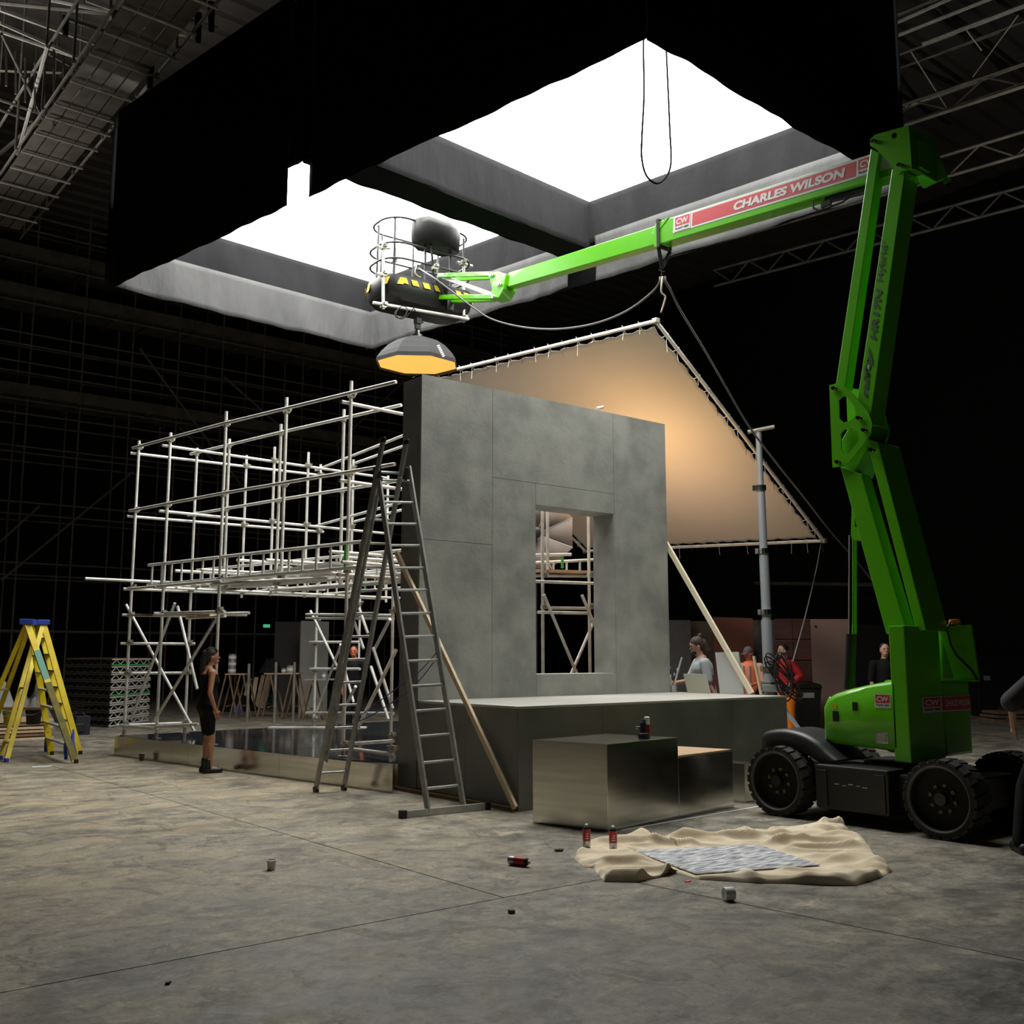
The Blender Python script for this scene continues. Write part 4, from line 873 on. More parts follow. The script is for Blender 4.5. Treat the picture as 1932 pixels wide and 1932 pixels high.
# --- hanging soft light
sx = thing('soft_light', 'black octagonal softbox with glowing orange front hanging under the lift basket', 'lamp', atD(787, 640, 15.2))
dS = .5 * (d1 + d2); c = atD(787, 688, dS); R_ = .69
M_SBX = mat('softbox_cloth', (.028, .028, .03), .8); M_ORG = mat('glowing_orange_cloth', (.7, .4, .1), .8, emit=(1.0, .50, .09), estr=.88, noise=.0)
tilt = Matrix.Rotation(radians(1.5), 3, 'X')
def oct_(r, dz, ph=pi / 8 + .12): return [c + tilt @ V((cos(ph + k * pi / 4) * r, sin(ph + k * pi / 4) * r, dz)) for k in range(8)]
lv = [(R_, -.02), (R_ * .99, .045), (.62, .14), (.50, .27), (.34, .38), (.12, .455)]
for k in range(8):
    mb = MB(); vs = []
    for r_, dz in lv:
        o_ = oct_(r_, dz); vs += [o_[k], o_[(k + 1) % 8]]
    mb.add(vs, [(2 * i, 2 * i + 1, 2 * i + 3, 2 * i + 2) for i in range(len(lv) - 1)]); mb.build('shell_panel', M_SBX, sx, solid=.006)
MB().add(oct_(R_ * .975, .012), [tuple(range(8))]).build('diffuser', M_ORG, sx, solid=.004)
MB().lathe([(.11, 0), (.11, .04), (.06, .05), (.06, .12), (.03, .13)], c + V((0, 0, .45)), n=16).build('speed_ring', M_CHROME, sx, smooth=30)
mb = MB(); kt_ = atD(788, 603, dS); mb.tube(c + V((0, 0, .55)), kt_, .022, 10); mb.cbox(c + V((0, 0, .66)), .09, .06, .12); mb.cbox(kt_ - UPZ * .03, .09, .1, .09); mb.cbox(c + V((.05, 0, .74)), .12, .03, .03); mb.build('yoke', M_BLACK, sx)
q0 = oct_(.50, .18)[6]; mk = MB()
a, b2, c2_ = atD(829, 648, dS - .62), atD(838, 668, dS - .62), None
text_obj('lettering', 'IIIIIII', atD(824, 652, dS - .6), (atD(834, 672, dS - .6) - atD(824, 652, dS - .6)), RT * 1 + UPZ * .45, .045, M_WHITE, sx, width=.21, bold=.04)
rr_ = random.Random(9)
ropeD('cable_loop', [(757, 577, d1 + .3), (745, 590, d1), (750, 600, d1), (764, 596, d1), (768, 582, d1 + .1), (757, 578, d1 + .1), (747, 592, d1), (757, 602, d1), (772, 592, d1), (780, 582, d1), (784, 588, dS - .1)], .008, M_BLACKM, None, None, parent=rg)

# ================================================================ STRAP AND ROPES
dB = fd(V((9.5, 8.6, 0)))
sp = thing('sling_strap', 'dark webbing sling hanging from the green boom with a shackle below', 'strap', atD(1247, 470, dB))
M_WEB = mat('black_webbing', (.03, .03, .03), .9)
wy0, wy1 = 8.56, 8.605; wt, wb_ = bz(8.6) + .016, bz(8.6) - .345
wr = MB(); wr.box(BX0 - .02, BX0 - .011, wy0, wy1, wb_, wt); wr.box(BX1 + .011, BX1 + .02, wy0, wy1, wb_, wt); wr.box(BX0 - .02, BX1 + .02, wy0, wy1, wt, wt + .008); wr.box(BX0 - .02, BX1 + .02, wy0, wy1, wb_ - .008, wb_)
wr.build('sling_loop', M_WEB, sp)
for X_ in (BX0 - .012, BX1 + .012): MB().bar(V((X_, 8.58, wb_ - .012)), atD(1249, 505, dB), .05, .008, up=FWH).build('webbing', M_WEB, sp)
MB().tube(atD(1249, 503, dB), atD(1250, 533, dB), .012).build('shackle', M_CHROME, sp); MB().cbox(atD(1249, 510, dB), .09, .03, .02).build('shackle_pin', M_CHROME, sp)
ropeD('knot_tail', [(1249.5, 522, dB - .03), (1248, 538, dB - .08), (1248, 552, dB - .08), (1255, 560, dB - .08), (1252, 575, dB - .08), (1247, 590, dB - .08)], .012, M_ROPEL, None, None, parent=sp)
ropeD('rope', [(1254.4, 522, dB), (1256, 532, dB), (1265, 547, dB + .1), (1285, 588, dB + .6), (1330, 662, dB + 1.7), (1372, 735, dB + 2.6), (1414, 806, dB + 3.4), (1470, 880, dB + 4.4), (1520, 942, dB + 5.6), (1565, 1000, dB + 7.0), (1612, 1054, dB + 9.4), (1648, 1098, dB + 10.2)], .017, M_ROPE, 'long grey guy rope running from the boom sling down past the cloth frame', 'rope')
ropeD('rope', [(1245.2, 523, dB), (1243.5, 534, dB), (1225, 556, dB + .3), (1180, 588, dB + .8), (1120, 611, dB + 1.3), (1050, 621, dB + 1.8), (985, 617, dB + 2.3), (930, 603, dB + 2.5), (895, 582, dB + 2.5), (850, 548, dB + 2.4), (815, 522, dB + 2.3), (792, 507, d1 + .6), (788, 498, d1 + .6)], .014, M_ROPE, 'slack grey rope looping from the boom sling to the lift basket', 'rope')
ropeD('knot_tail', [(788, 498, d1 + .55), (783, 512, d1 + .5), (787, 520, d1 + .5), (794, 523, d1 + .5)], .012, M_ROPEL, None, None, parent=rg)
ropeD('rope', [(1549, 1024, 22.5), (1540, 1075, 21), (1520, 1160, 18.9), (1498, 1240, 17.5), (1497, 1246, 17.4)], .012, M_ROPE, 'thin grey line from the low corner of the cloth frame to the grey stand', 'rope')

# ================================================================ HALL STRUCTURE
M_OLD = mat('dull_scaffold_tube', (.30, .29, .26), .6, .2, noise=.4, nscale=3)
M_DECK = mat('scaffold_board', (.20, .19, .16), .8, noise=.4, nscale=2)
acs = thing('access_scaffold', 'dark multi-level access scaffold with walkways along the far left hall wall', 'scaffold', (12, 36.5, 0))
def otube(p, q, name, par, r=.03): return MB().tube(p, q, r, 6).build(name, M_OLD, par)
xs_ = [3.4 + 1.68 * i for i in range(16)]
for i, x in enumerate(xs_):
    for Y in (36, 37.6): otube((x, Y, 0), (x, Y, 17.2), 'post', acs)
for z in (16.4, 15.9, 12.3, 11.9, 11.3, 10.95, 9.55, 8.45, 8.25, 6.6, 6.2, 4.6, 4.2, 2.4):
    otube((2.6, 35.94, z), (29, 35.94, z), 'ledger', acs)
    if z in (16.4, 12.3, 11.3, 9.55, 8.25, 6.2, 4.2, 2.4): otube((2.6, 37.65, z), (29, 37.65, z), 'ledger', acs)
for z0_, z1_, zd in ((14.95, 15.35, 14.75), (13.55, 13.95, 13.35), (10.15, 10.55, 10.0)):
    for i in range(0, 14, 2):
        xx = 2.6 + i * 1.9
        MB().box(xx, xx + 3.78, 35.9, 35.93, z0_, z1_).build('toe_board', M_DECK, acs)
        for j in range(5): MB().box(xx + .02, xx + 3.76, 36.0 + j * .32, 36.29 + j * .32, zd + .18, zd + .22).build('board', M_DECK, acs)
    for k in range(22): otube((2.8 + 1.2 * k, 35.8, zd + .12), (2.8 + 1.2 * k, 37.8, zd + .12), 'transom', acs)
    otube((2.6, 35.9, zd), (29, 35.9, zd), 'ledger', acs)
for a, b2 in [((2.7, 12.9), (6.6, 14.0)), ((2.7, 11.6), (6.3, 9.9 + .6)), ((2.7, 9.2), (6.5, 10.0)), ((13.6, 9.8), (15, 8.7)), ((15.2, 12.0), (17.6, 10.4)), ((8, 4), (12, 8)), ((16, 8), (12, 12.5)), ((5, 2), (9, 6.5)), ((20, 10), (24, 14))]:
    otube((a[0], 35.9, a[1]), (b2[0], 35.9, b2[1]), 'brace', acs, .04)
# catwalk upper left beside the light box
cw = thing('catwalk', 'overhead catwalk of boards and tubes running beside the light box at upper left', 'catwalk', (5, 20, 12))
for j in range(4): MB().box(4.75 + j * .26, 4.98 + j * .26, 13.2, 26.5, 12.06, 12.10).build('board', M_DECK, cw)
for Y in (25.6, 24.6, 23.8, 22.9, 22.0, 21.0, 20.2, 19.6, 18.6, 17.5, 16.7, 15.8, 14.9): MB().tube((4.72, Y, 12.0), (5.95, Y, 12.0), .026, 8).build('cross_tube', M_GALV, cw, smooth=40)
for X_ in (4.65, 5.9): otube((X_, 13, 12.05), (X_, 27, 12.05), 'side_tube', cw); otube((X_ - .1, 13, 13.1), (X_ - .1, 27, 13.1), 'handrail', cw)
for Y in range(14, 27, 2): otube((4.6, Y, 12.0), (4.6, Y, 17.4), 'hanger', cw, .025); otube((5.85, Y + .4, 12.0), (5.85, Y + .4, 17.4), 'hanger', cw, .02)
# roof trusses
def truss(p, q, h, label, n, r=.035, m=None, grp=None):
    p, q = V(p), V(q); t = thing('roof_truss', label, 'truss', (p + q) / 2, grp); d = q - p
    mm = m or M_OLD
    for dz in (0, h): MB().tube(p + UPZ * dz, q + UPZ * dz, r, 6).build('chord', mm, t)
    sdv = d.cross(UPZ).normalized() * h * .6
    for k in range(n):
        a = p + d * (k / n); b2 = p + d * ((k + 1) / n)
        if k % 2: MB().tube(a, b2 + UPZ * h, r * .55, 5).build('web_bar', mm, t)
        else: MB().tube(a + UPZ * h, b2, r * .55, 5).build('web_bar', mm, t)
    return t
dT = V((-.186, .983, 0))
pT = V((20.84, 11.475, 11.0))
truss(pT - dT * 8, pT + dT * 4.9, .42, 'lowest lattice roof truss behind the lift top ending near the cloth frame', 26)
pU = V((18.73, 9.6, 11.0)); truss(pU - dT * 7, pU + dT * 14, .45, 'lattice roof truss right of the lift top just above the lowest one', 34)
pW = V((16.9, 8.6, 11.3)); truss(pW - dT * 7, pW + dT * 9, .4, 'lattice roof truss right of the lift top, third from the bottom', 26)
tubes = [((250, 990), (1226, 660), .035), ((200, 290), (930, 0), .04), ((190, 130), (510, 0), .035), ((850, 190), (1135, 80), .05), ((190, 190), (470, 65), .04), ((400, 800), (1226, 510), .04), ((460, 335), (710, 240), .05), ((215, 440), (460, 350), .03), ((225, 545), (640, 395), .03), ((640, 390), (1226, 170), .03), ((250, 870), (560, 760), .03)]
rt_ = thing('roof_purlins', 'pale parallel roof purlins at upper right above the lift top', 'purlins', (18, 9, 14))
for (a, b2, r) in tubes:
    p, q = atZ(1640 + a[0] * .2382, a[1] * .2382, 14), atZ(1640 + b2[0] * .2382, b2[1] * .2382, 14); d = q - p
    MB().tube(p - d * .15, q + d * .9, r, 6).build('purlin', M_GALV if r in (.04, .05) else M_OLD, rt_)
for (a, b2) in [((230, 290), (760, 660)), ((430, 30), (1110, 540)), ((560, 40), (1226, 560)), ((220, 470), (680, 670)), ((240, 600), (470, 910)), ((1020, 0), (1226, 130)), ((590, 80), (1060, 560)), ((250, 750), (640, 980))]:
    p, q = atZ(1640 + a[0] * .2382, a[1] * .2382, 14.4), atZ(1640 + b2[0] * .2382, b2[1] * .2382, 14.4); MB().tube(p, q, .05, 6).build('rafter', M_BLACKM, rt_)
for (a, b2) in [((1180, 120), (820, 610)), ((770, 240), (890, 400)), ((330, 410), (610, 850))]:
    p, q = atZ(1640 + a[0] * .2382, a[1] * .2382, 13), atZ(1640 + b2[0] * .2382, b2[1] * .2382, 13); MB().tube(p, q, .012, 5).build('tie_rod', M_GALV, rt_)
# upper left roof clutter
ul = thing('roof_tubes', 'crossing pale roof tubes and trusses in the upper left corner under corrugated sheets', 'roof tubes', (4, 26, 14))
for (a, b2, r, z, mm) in [((0, 60), (640, 290), .05, 14, M_GALV), ((0, 150), (510, 375), .035, 14, M_GALV), ((0, 205), (515, 380), .035, 14, M_GALV), ((330, 0), (840, 100), .04, 15, M_GALV), ((0, 20), (760, 95), .04, 15, M_OLD), ((560, 0), (850, 105), .04, 14.6, M_GALV),
                      ((310, 300), (115, 1005), .04, 13, M_GALV), ((10, 220), (320, 860), .03, 13, M_OLD), ((0, 650), (440, 800), .03, 13, M_OLD), ((0, 715), (370, 850), .03, 13, M_OLD), ((320, 350), (760, 600), .03, 14, M_OLD), ((0, 460), (560, 480), .03, 14, M_OLD), ((430, 120), (1080, 340), .04, 14, M_OLD), ((700, 120), (1200, 0), .05, 13.5, M_OLD),
                      ((400, 500), (1010, 0), .06, 13.5, M_BLACKM), ((560, 600), (1250, 0), .06, 13.5, M_BLACKM), ((330, 750), (1330, 0), .05, 13.3, M_OLD), ((0, 1000), (620, 470), .05, 13.3, M_OLD), ((850, 170), (1250, 240), .03, 15, M_GALV), ((900, 130), (1300, 230), .03, 15.2, M_OLD), ((860, 330), (1180, 400), .03, 15, M_OLD), ((980, 60), (1420, 180), .03, 15.5, M_OLD),
                      ((620, 670), (660, 540), .03, 13, M_GALV), ((525, 640), (620, 672), .03, 13, M_GALV)]:
    MB().tube(atZ(a[0] * .29, a[1] * .29, z), atZ(b2[0] * .29, b2[1] * .29, z), r, 6).build('tube', mm, ul)
for (xp, y0_, y1_, z) in [(425, 110, 235, 13.4), (765, 90, 360, 13), (975, 300, 570, 12.6), (750, 500, 600, 12.6), (1290, 90, 270, 12.8), (1375, 20, 200, 13)]:
    p = atZ(xp * .29, y0_ * .29, z); q = atD(xp * .29, y1_ * .29, (p - EYE).dot(FWH)); MB().tube(p, q, .11 if xp in (765, 975) else .07, 8, r2=.05).build('chain_bag', M_BLACKM, ul)
for i in range(14):
    x = 40 + i * 62; p = atZ(x * .29, (300 + (i * 37) % 160) * .29, 13.5); q = atD(x * .29, (560 + (i * 53) % 300) * .29, (p - EYE).dot(FWH)); MB().tube(p, q, .025, 5).build('tube', M_OLD, ul)
# pipe along the right hall wall
MB().tube(atX(1425, 1100, 32), atX(1700, 1104, 32), .07, 8).build('trim_1', M_OLD, None, kind='structure')
tag(MB().cbox(atY(503, 1181, 35.7), .25, .06, .12).build('exit_lamp', mat('green_lamp', (.1, .6, .3), .5, emit=(.1, .8, .35), estr=.5), acs), None, None)

# ================================================================ PEOPLE
M_EYE = mat('eye_white', (.32, .30, .28), .4)
def remesh(mb, voxel, name, m, parent, it=3, smooth=True):
    me = bpy.data.meshes.new('tmp'); off = origin_of(parent); me.from_pydata([tuple(p - off) for p in mb.v], [], mb.f)
    o = bpy.data.objects.new('tmp', me); COL.objects.link(o)
    r = o.modifiers.new('r', 'REMESH'); r.mode = 'VOXEL'; r.voxel_size = voxel; r.use_smooth_shade = True
    s_ = o.modifiers.new('s', 'SMOOTH'); s_.factor = .5; s_.iterations = it
    dg = bpy.context.evaluated_depsgraph_get(); m2 = bpy.data.meshes.new_from_object(o.evaluated_get(dg)); bpy.data.objects.remove(o); bpy.data.meshes.remove(me)
    m2.name = name; m2.materials.clear(); m2.materials.append(m); o2 = bpy.data.objects.new(name, m2); COL.objects.link(o2); o2.parent = parent; return o2
def limb(mb, pts, rs, n=12):
    for i in range(len(pts) - 1):
        mb.tube(pts[i], pts[i + 1], rs[i], n, r2=rs[i + 1]); mb.ball(pts[i], rs[i], n)
    mb.ball(pts[-1], rs[-1], n)
def hand(mb, w, d, side, fwd, s=1, curl=.35):
    """hand hanging along d from the wrist w; fwd = direction the thumb side faces"""
    d = V(d).normalized(); th = (V(fwd) - d * V(fwd).dot(d)).normalized(); nrm = d.cross(th).normalized() * side
    c = w + d * .05 * s; mb.obox(w + d * .005 - th * .038 * s - nrm * .012 * s, d * .085 * s, th * .076 * s, nrm * .024 * s); mb.ball(c, .03 * s, 8)
    for i, (o, L_) in enumerate([(.03, .075), (.011, .083), (-.010, .077), (-.030, .06)]):
        b0 = w + d * .085 * s + th * o * s; d1_ = (d * cos(curl * .6) + nrm * sin(curl * .6)); d2_ = (d * cos(curl * 1.9) + nrm * sin(curl * 1.9))
        limb(mb, [b0, b0 + d1_ * L_ * .5 * s, b0 + (d1_ * .5 + d2_ * .5) * L_ * s], [.0095 * s, .0085 * s, .007 * s], 6)
    t0_ = w + d * .03 * s + th * .032 * s; limb(mb, [t0_, t0_ + (d * .6 + th * .6 + nrm * .2) * .035 * s, t0_ + (d * 1.25 + th * .75 + nrm * .5) * .045 * s], [.012 * s, .010 * s, .008 * s], 6)
def person(label, foot, face, h, skin, arms, legs=None, lean=0, headturn=0, headdown=0, female=False, group=None, cloth=None, hair='short', hairm=None, head_only=False):
    """foot = ground point, face = heading vector; arms = list of (side, elbow(x,y,z), wrist(x,y,z)) in body frame (right, forward, up) for a 1.75 m body"""
    P = thing('person', label, 'person', foot); s = h / 1.75; fy = V((face[0], face[1], 0)).normalized(); fx = V((fy.y, -fy.x, 0))
    o = V(foot)
    def B(x, y, z, ln=True):
        if ln and z > .95: t = z - .95; y = y + t * sin(lean); z = .95 + t * cos(lean)
        return o + (fx * x + fy * y + UPZ * z) * s
    sw = .165 if female else .195; hw = .095
    legs = legs or [(-1, (-.10, .02, .50), (-.10, -.02, .08)), (1, (.10, .03, .50), (.11, .02, .08))]
    body = MB(); C_ = B
    limb(body, [B(0, -.01, .96), B(0, 0, 1.15), B(0, 0, 1.36), B(0, -.01, 1.46)], [.125 * s, .115 * s if not female else .10 * s, .13 * s, .08 * s], 14)
    limb(body, [B(-sw * .9, 0, 1.42), B(sw * .9, 0, 1.42)], [.058 * s] * 2)
    limb(body, [B(0, 0, 1.44), B(0, .02, 1.56)], [.056 * s, .05 * s])
    for sd, kn_, an_ in legs:
        limb(body, [B(sd * hw, 0, .92), B(*kn_), B(*an_)], [.088 * s, .056 * s, .038 * s]); limb(body, [B(*kn_).lerp(B(*an_), .25) - fy * .015 * s, B(*kn_).lerp(B(*an_), .5)], [.055 * s, .045 * s])
        limb(body, [B(*an_) + UPZ * -.02 * s, B(*an_) + fy * .12 * s - UPZ * .04 * s], [.036 * s, .026 * s])
    for sd, el, wr in arms:
        limb(body, [B(sd * sw, 0, 1.42), B(*el), B(*wr)], [.05 * s, .036 * s, .026 * s])
        d_ = (B(*wr) - B(*el)).normalized(); hand(body, B(*wr), d_, -sd, fy if abs(d_.z) > .6 else UPZ, s)
    # head
    ht = Matrix.Rotation(headturn, 3, 'Z'); hf = (ht @ fy); hx = V((hf.y, -hf.x, 0)); hc = B(0, .03, 1.645)
    hup = (UPZ * cos(headdown) + hf * sin(headdown)); hff = (hf * cos(headdown) - UPZ * sin(headdown))
    RH = Matrix((hx, hff, hup)).transposed()
    def Hd(x, y, z): return hc + (hx * x + hff * y + hup * z) * s
    body.ball(hc + hup * .015 * s, .1 * s, 16, (.76, .95, 1.1), RH); body.ball(Hd(0, .035, -.055), .06 * s, 12, (.85, .9, .9), RH); body.ball(Hd(0, -.025, .035), .09 * s, 14, (.85, 1, .95), RH)
    limb(body, [Hd(0, .086, .012), Hd(0, .104, -.016)], [.008 * s, .012 * s], 8); limb(body, [Hd(-.014, .094, -.058), Hd(.014, .094, -.058)], [.009 * s] * 2, 6)
    for e_ in (-1, 1): body.ball(Hd(e_ * .078, -.005, -.01), .022 * s, 8, (.4, .8, 1.2), RH)
    limb(body, [B(0, .0, 1.47), Hd(0, -.02, -.06)], [.055 * s, .052 * s])
    bo_ = remesh(body, .0085 * s, 'body', skin, P, 2)
    for e_ in (-1, 1):
        MB().ball(Hd(e_ * .031, .0815, .012), .0105 * s, 8, (1, 1, .62), RH).build('eye', M_EYE, P, smooth=0); MB().ball(Hd(e_ * .031, .0885, .012), .0058 * s, 6, (1, 1, .95), RH).build('pupil', M_BLACKM, P)
        MB().bar(Hd(e_ * .015, .094, .034), Hd(e_ * .048, .084, .036), .006 * s, .007 * s).build('eyebrow', hairm or M_HAIR, P)
    MB().bar(Hd(-.022, .1015, -.057), Hd(.022, .1015, -.057), .006 * s, .004 * s).build('mouth', mat('lip', (.25, .07, .06), .5), P)
    return P, B, Hd, s, fy, fx, RH, hc
def garment(P, pieces, name, m, vox=.011, it=3):
    mb = MB()
    for pts, rs in pieces: limb(mb, pts, rs, 14)
    return remesh(mb, vox, name, m, P, it)
def hair_cap(P, Hd, s, RH, hc, m=M_HAIR, bulk=1.0, back=0):
    mb = MB(); mb.ball(Hd(0, -.018, .045), .1 * s * bulk, 16, (.80, .98, .90), RH); mb.ball(Hd(0, -.05, .0), .08 * s * bulk, 12, (.95, .8, 1.1), RH)
    return mb
M_CLBLK = mat('black_clothing', (.008, .008, .009), .85, spec=.2, noise=.3, nscale=8)
# woman by the plinth
ft = atZ(388, 1458, 0); fc = RT * .86 + FWH * .5
P, B, Hd, s, fy, fx, RH, hc = person('woman in a black sleeveless short bodysuit and black trainers standing by the mirrored plinth', ft, fc, 1.68, M_SKIN,
    [(1, (.225, -.04, 1.14), (.20, .05, .90)), (-1, (-.22, -.03, 1.14), (-.20, .04, .90))], legs=[(-1, (-.085, .03, .50), (-.09, .0, .09)), (1, (.085, .03, .50), (.09, .03, .09))], headturn=-.15, female=True)
garment(P, [([B(0, 0, 1.44), B(0, .0, 1.34), B(0, 0, 1.18), B(0, 0, 1.05), B(0, -.02, .94)], [.075 * s, .138 * s, .118 * s, .135 * s, .150 * s]), ([B(-.105, 0, 1.415), B(.105, 0, 1.415)], [.064 * s] * 2), ([B(-.055, .07, 1.29), B(.055, .07, 1.29)], [.07 * s] * 2),
            ([B(-.095, -.01, .90), B(-.088, .01, .58)], [.105 * s, .072 * s]), ([B(.095, -.01, .90), B(.088, .015, .58)], [.105 * s, .072 * s]), ([B(-.05, -.05, .93), B(.05, -.05, .93)], [.11 * s] * 2), ([B(0, .01, 1.45), B(0, .02, 1.50)], [.062 * s, .058 * s])], 'bodysuit', M_CLBLK)
for sx_ in (-1, 1): garment(P, [([B(sx_ * .09, .0, .17), B(sx_ * .09, .0, .07)], [.05 * s, .052 * s]), ([B(sx_ * .09, -.03, .035), B(sx_ * .09, .18, .035)], [.050 * s, .043 * s])], 'shoe', M_BLACK, .008)
hm = hair_cap(P, Hd, s, RH, hc, bulk=1.02); limb(hm, [Hd(0, -.09, .05), Hd(0, -.12, -.05), Hd(.0, -.12, -.18), Hd(0, -.13, -.30)], [.06 * s, .055 * s, .05 * s, .03 * s], 10)
remesh(hm, .007, 'hair', M_HAIR, P, 2)
for k in range(-3, 4):
    MB().path([Hd(k * .016, .07, .085), Hd(k * .019, .03, .13), Hd(k * .02, -.04, .142), Hd(k * .018, -.10, .10)], .0075 * s, 6).build('braid', M_HAIR, P, smooth=0)
# man with a bun behind the platform
def at_ground(px, d): p = atD(px, 1237, d); return V((p.x, p.y, 0))
M_TEE = mat('grey_green_purple_shirt', (.42, .45, .47), .9, noise=.1, nscale=3)
ft = at_ground(1332, 15.6)
P, B, Hd, s, fy, fx, RH, hc = person('bearded man with glasses and hair bun in a pale shirt behind the platform', ft, -RT * .95 - FWH * .1, 1.86, M_SKIN2,
    [(1, (.24, .16, 1.15), (.12, .42, 1.12)), (-1, (-.26, .02, 1.12), (-.30, -.06, .88))], lean=.15, headdown=.25)
garment(P, [([B(0, 0, 1.42), B(0, 0, 1.33), B(0, 0, 1.15), B(0, 0, .93)], [.10 * s, .155 * s, .14 * s, .155 * s]), ([B(-.19, 0, 1.41), B(.19, 0, 1.41)], [.066 * s] * 2), ([B(.2, 0, 1.41), B(.24, .16, 1.15)], [.07 * s, .06 * s]), ([B(-.2, 0, 1.41), B(-.255, .02, 1.16)], [.07 * s, .062 * s])], 'shirt', M_TEE)
MB().cbox(B(-.02, -.0, 1.12) - FWH * .17 * s, .22, .02, .26, Matrix((RT, FWH, UPZ)).transposed()).build('shirt_patch', mat('purple_print', (.16, .07, .10), .9), P, bevel=.005)
garment(P, [([B(-.1, 0, .92), B(-.1, .02, .5), B(-.1, 0, .1)], [.12 * s, .085 * s, .07 * s]), ([B(.1, 0, .92), B(.1, .02, .5), B(.11, 0, .1)], [.12 * s, .085 * s, .07 * s])], 'trousers', M_CLBLK)
hm = hair_cap(P, Hd, s, RH, hc, bulk=1.06); limb(hm, [Hd(0, -.10, .02), Hd(0, -.12, -.10), Hd(0, -.10, -.17)], [.06 * s, .06 * s, .035 * s], 10); hm.ball(Hd(0, -.09, .135), .033 * s, 10)
remesh(hm, .007, 'hair', mat('brown_hair', (.05, .03, .02), .7), P, 2)
bd = MB(); bd.ball(Hd(0, .055, -.075), .05 * s, 10, (1, .9, .75), RH); remesh(bd, .006, 'beard', M_HAIR, P, 1)
gm = MB()
for e_ in (-1, 1): gm.path([Hd(e_ * .033 + cos(t) * .024, .103, .012 + sin(t) * .018) for t in [2 * pi * k / 10 for k in range(10)]], .003, 5, closed=True); gm.tube(Hd(e_ * .06, .10, .015), Hd(e_ * .08, .0, .01), .003, 5)
gm.build('glasses', M_BLACKM, P)
# hi-vis man with cap
M_HV = mat('orange_hi_vis', (.75, .20, .10), .8); M_HV2 = mat('peach_shirt', (.55, .32, .26), .85)
ft = at_ground(1413, 19.2)
P, B, Hd, s, fy, fx, RH, hc = person('man in a grey cap and orange hi-vis vest looking down behind the platform end', ft, -RT * .5 - FWH * .85, 1.74, mat('flushed_skin', (.55, .16, .09), .5),
    [(1, (.24, .04, 1.15), (.12, .24, 1.10)), (-1, (-.26, .03, 1.14), (-.14, .24, 1.08))], headdown=.35, headturn=-.3)
garment(P, [([B(0, 0, 1.42), B(0, 0, 1.33), B(0, 0, 1.15), B(0, 0, .9)], [.10 * s, .16 * s, .15 * s, .16 * s]), ([B(-.2, 0, 1.41), B(.2, 0, 1.41)], [.068 * s] * 2), ([B(.2, 0, 1.41), B(.24, .04, 1.15)], [.07 * s, .06 * s]), ([B(-.2, 0, 1.41), B(-.26, .03, 1.14)], [.07 * s, .06 * s])], 'shirt', M_HV2)
garment(P, [([B(0, .012, 1.36), B(0, .012, 1.15), B(0, .012, .88)], [.165 * s, .16 * s, .17 * s])], 'vest', M_HV)
for e_ in (-.06, .06): MB().path([B(e_, .17, 1.42), B(e_, .19, 1.25), B(e_, .19, .9)], .022, 6).build('reflective_strip', M_ALU, P)
garment(P, [([B(-.1, 0, .9), B(-.1, .02, .5), B(-.1, 0, .08)], [.12 * s, .085 * s, .07 * s]), ([B(.1, 0, .9), B(.1, .02, .5), B(.1, 0, .08)], [.12 * s, .085 * s, .07 * s])], 'trousers', M_CLBLK)
hm = MB(); hm.ball(Hd(0, -.01, .05), .102 * s, 14, (.82, 1, .85), RH); hm.cbox(Hd(0, .12, .045), .11, .09, .012, RH); remesh(hm, .007, 'cap', mat('grey_cap', (.10, .09, .10), .9), P, 2)
# person in a red jacket and orange trousers
ft = at_ground(1482, 20.6)
M_JK = mat('red_jacket', (.55, .012, .015), .7, noise=.4, nscale=5); M_TR = mat('orange_trousers', (1.0, .24, .0), .7, emit=None, noise=.15, nscale=6)
P, B, Hd, s, fy, fx, RH, hc = person('person in a red jacket with black hood and bright orange trousers beside the grey stand', ft, -RT * .9 - FWH * .35, 1.80, M_SKIN2,
    [(1, (.26, -.10, 1.18), (.16, .10, 1.05)), (-1, (-.30, -.12, 1.18), (-.22, .06, 1.02))], lean=.05)
garment(P, [([B(0, 0, 1.43), B(0, 0, 1.33), B(0, 0, 1.15), B(0, 0, .92)], [.10 * s, .17 * s, .16 * s, .165 * s]), ([B(-.2, 0, 1.41), B(.2, 0, 1.41)], [.075 * s] * 2), ([B(.2, 0, 1.41), B(.26, -.10, 1.18), B(.17, .08, 1.06)], [.08 * s, .07 * s, .055 * s]), ([B(-.2, 0, 1.41), B(-.30, -.12, 1.18), B(-.23, .04, 1.03)], [.08 * s, .07 * s, .055 * s])], 'jacket', M_JK)
garment(P, [([B(-.07, -.06, 1.47), B(.07, -.06, 1.47)], [.06 * s] * 2), ([B(-.05, .05, 1.45), B(.05, .05, 1.45)], [.035 * s] * 2)], 'hood', M_CLBLK)
garment(P, [([B(-.1, 0, .93), B(-.1, .02, .5), B(-.1, 0, .12)], [.125 * s, .095 * s, .08 * s]), ([B(.1, 0, .93), B(.1, .02, .5), B(.1, 0, .12)], [.125 * s, .095 * s, .08 * s])], 'trousers', M_TR)
for sx_ in (-1, 1): garment(P, [([B(sx_ * .1, -.03, .04), B(sx_ * .1, .17, .035)], [.045 * s, .038 * s])], 'shoe', M_BLACK, .009)
hm = MB(); hm.ball(Hd(0, -.03, .05), .098 * s, 14, (.84, 1, .88), RH); hm.ball(Hd(0, -.01, .10), .06 * s, 12, (1, 1.2, .7), RH); remesh(hm, .007, 'hair', M_HAIR, P, 2)
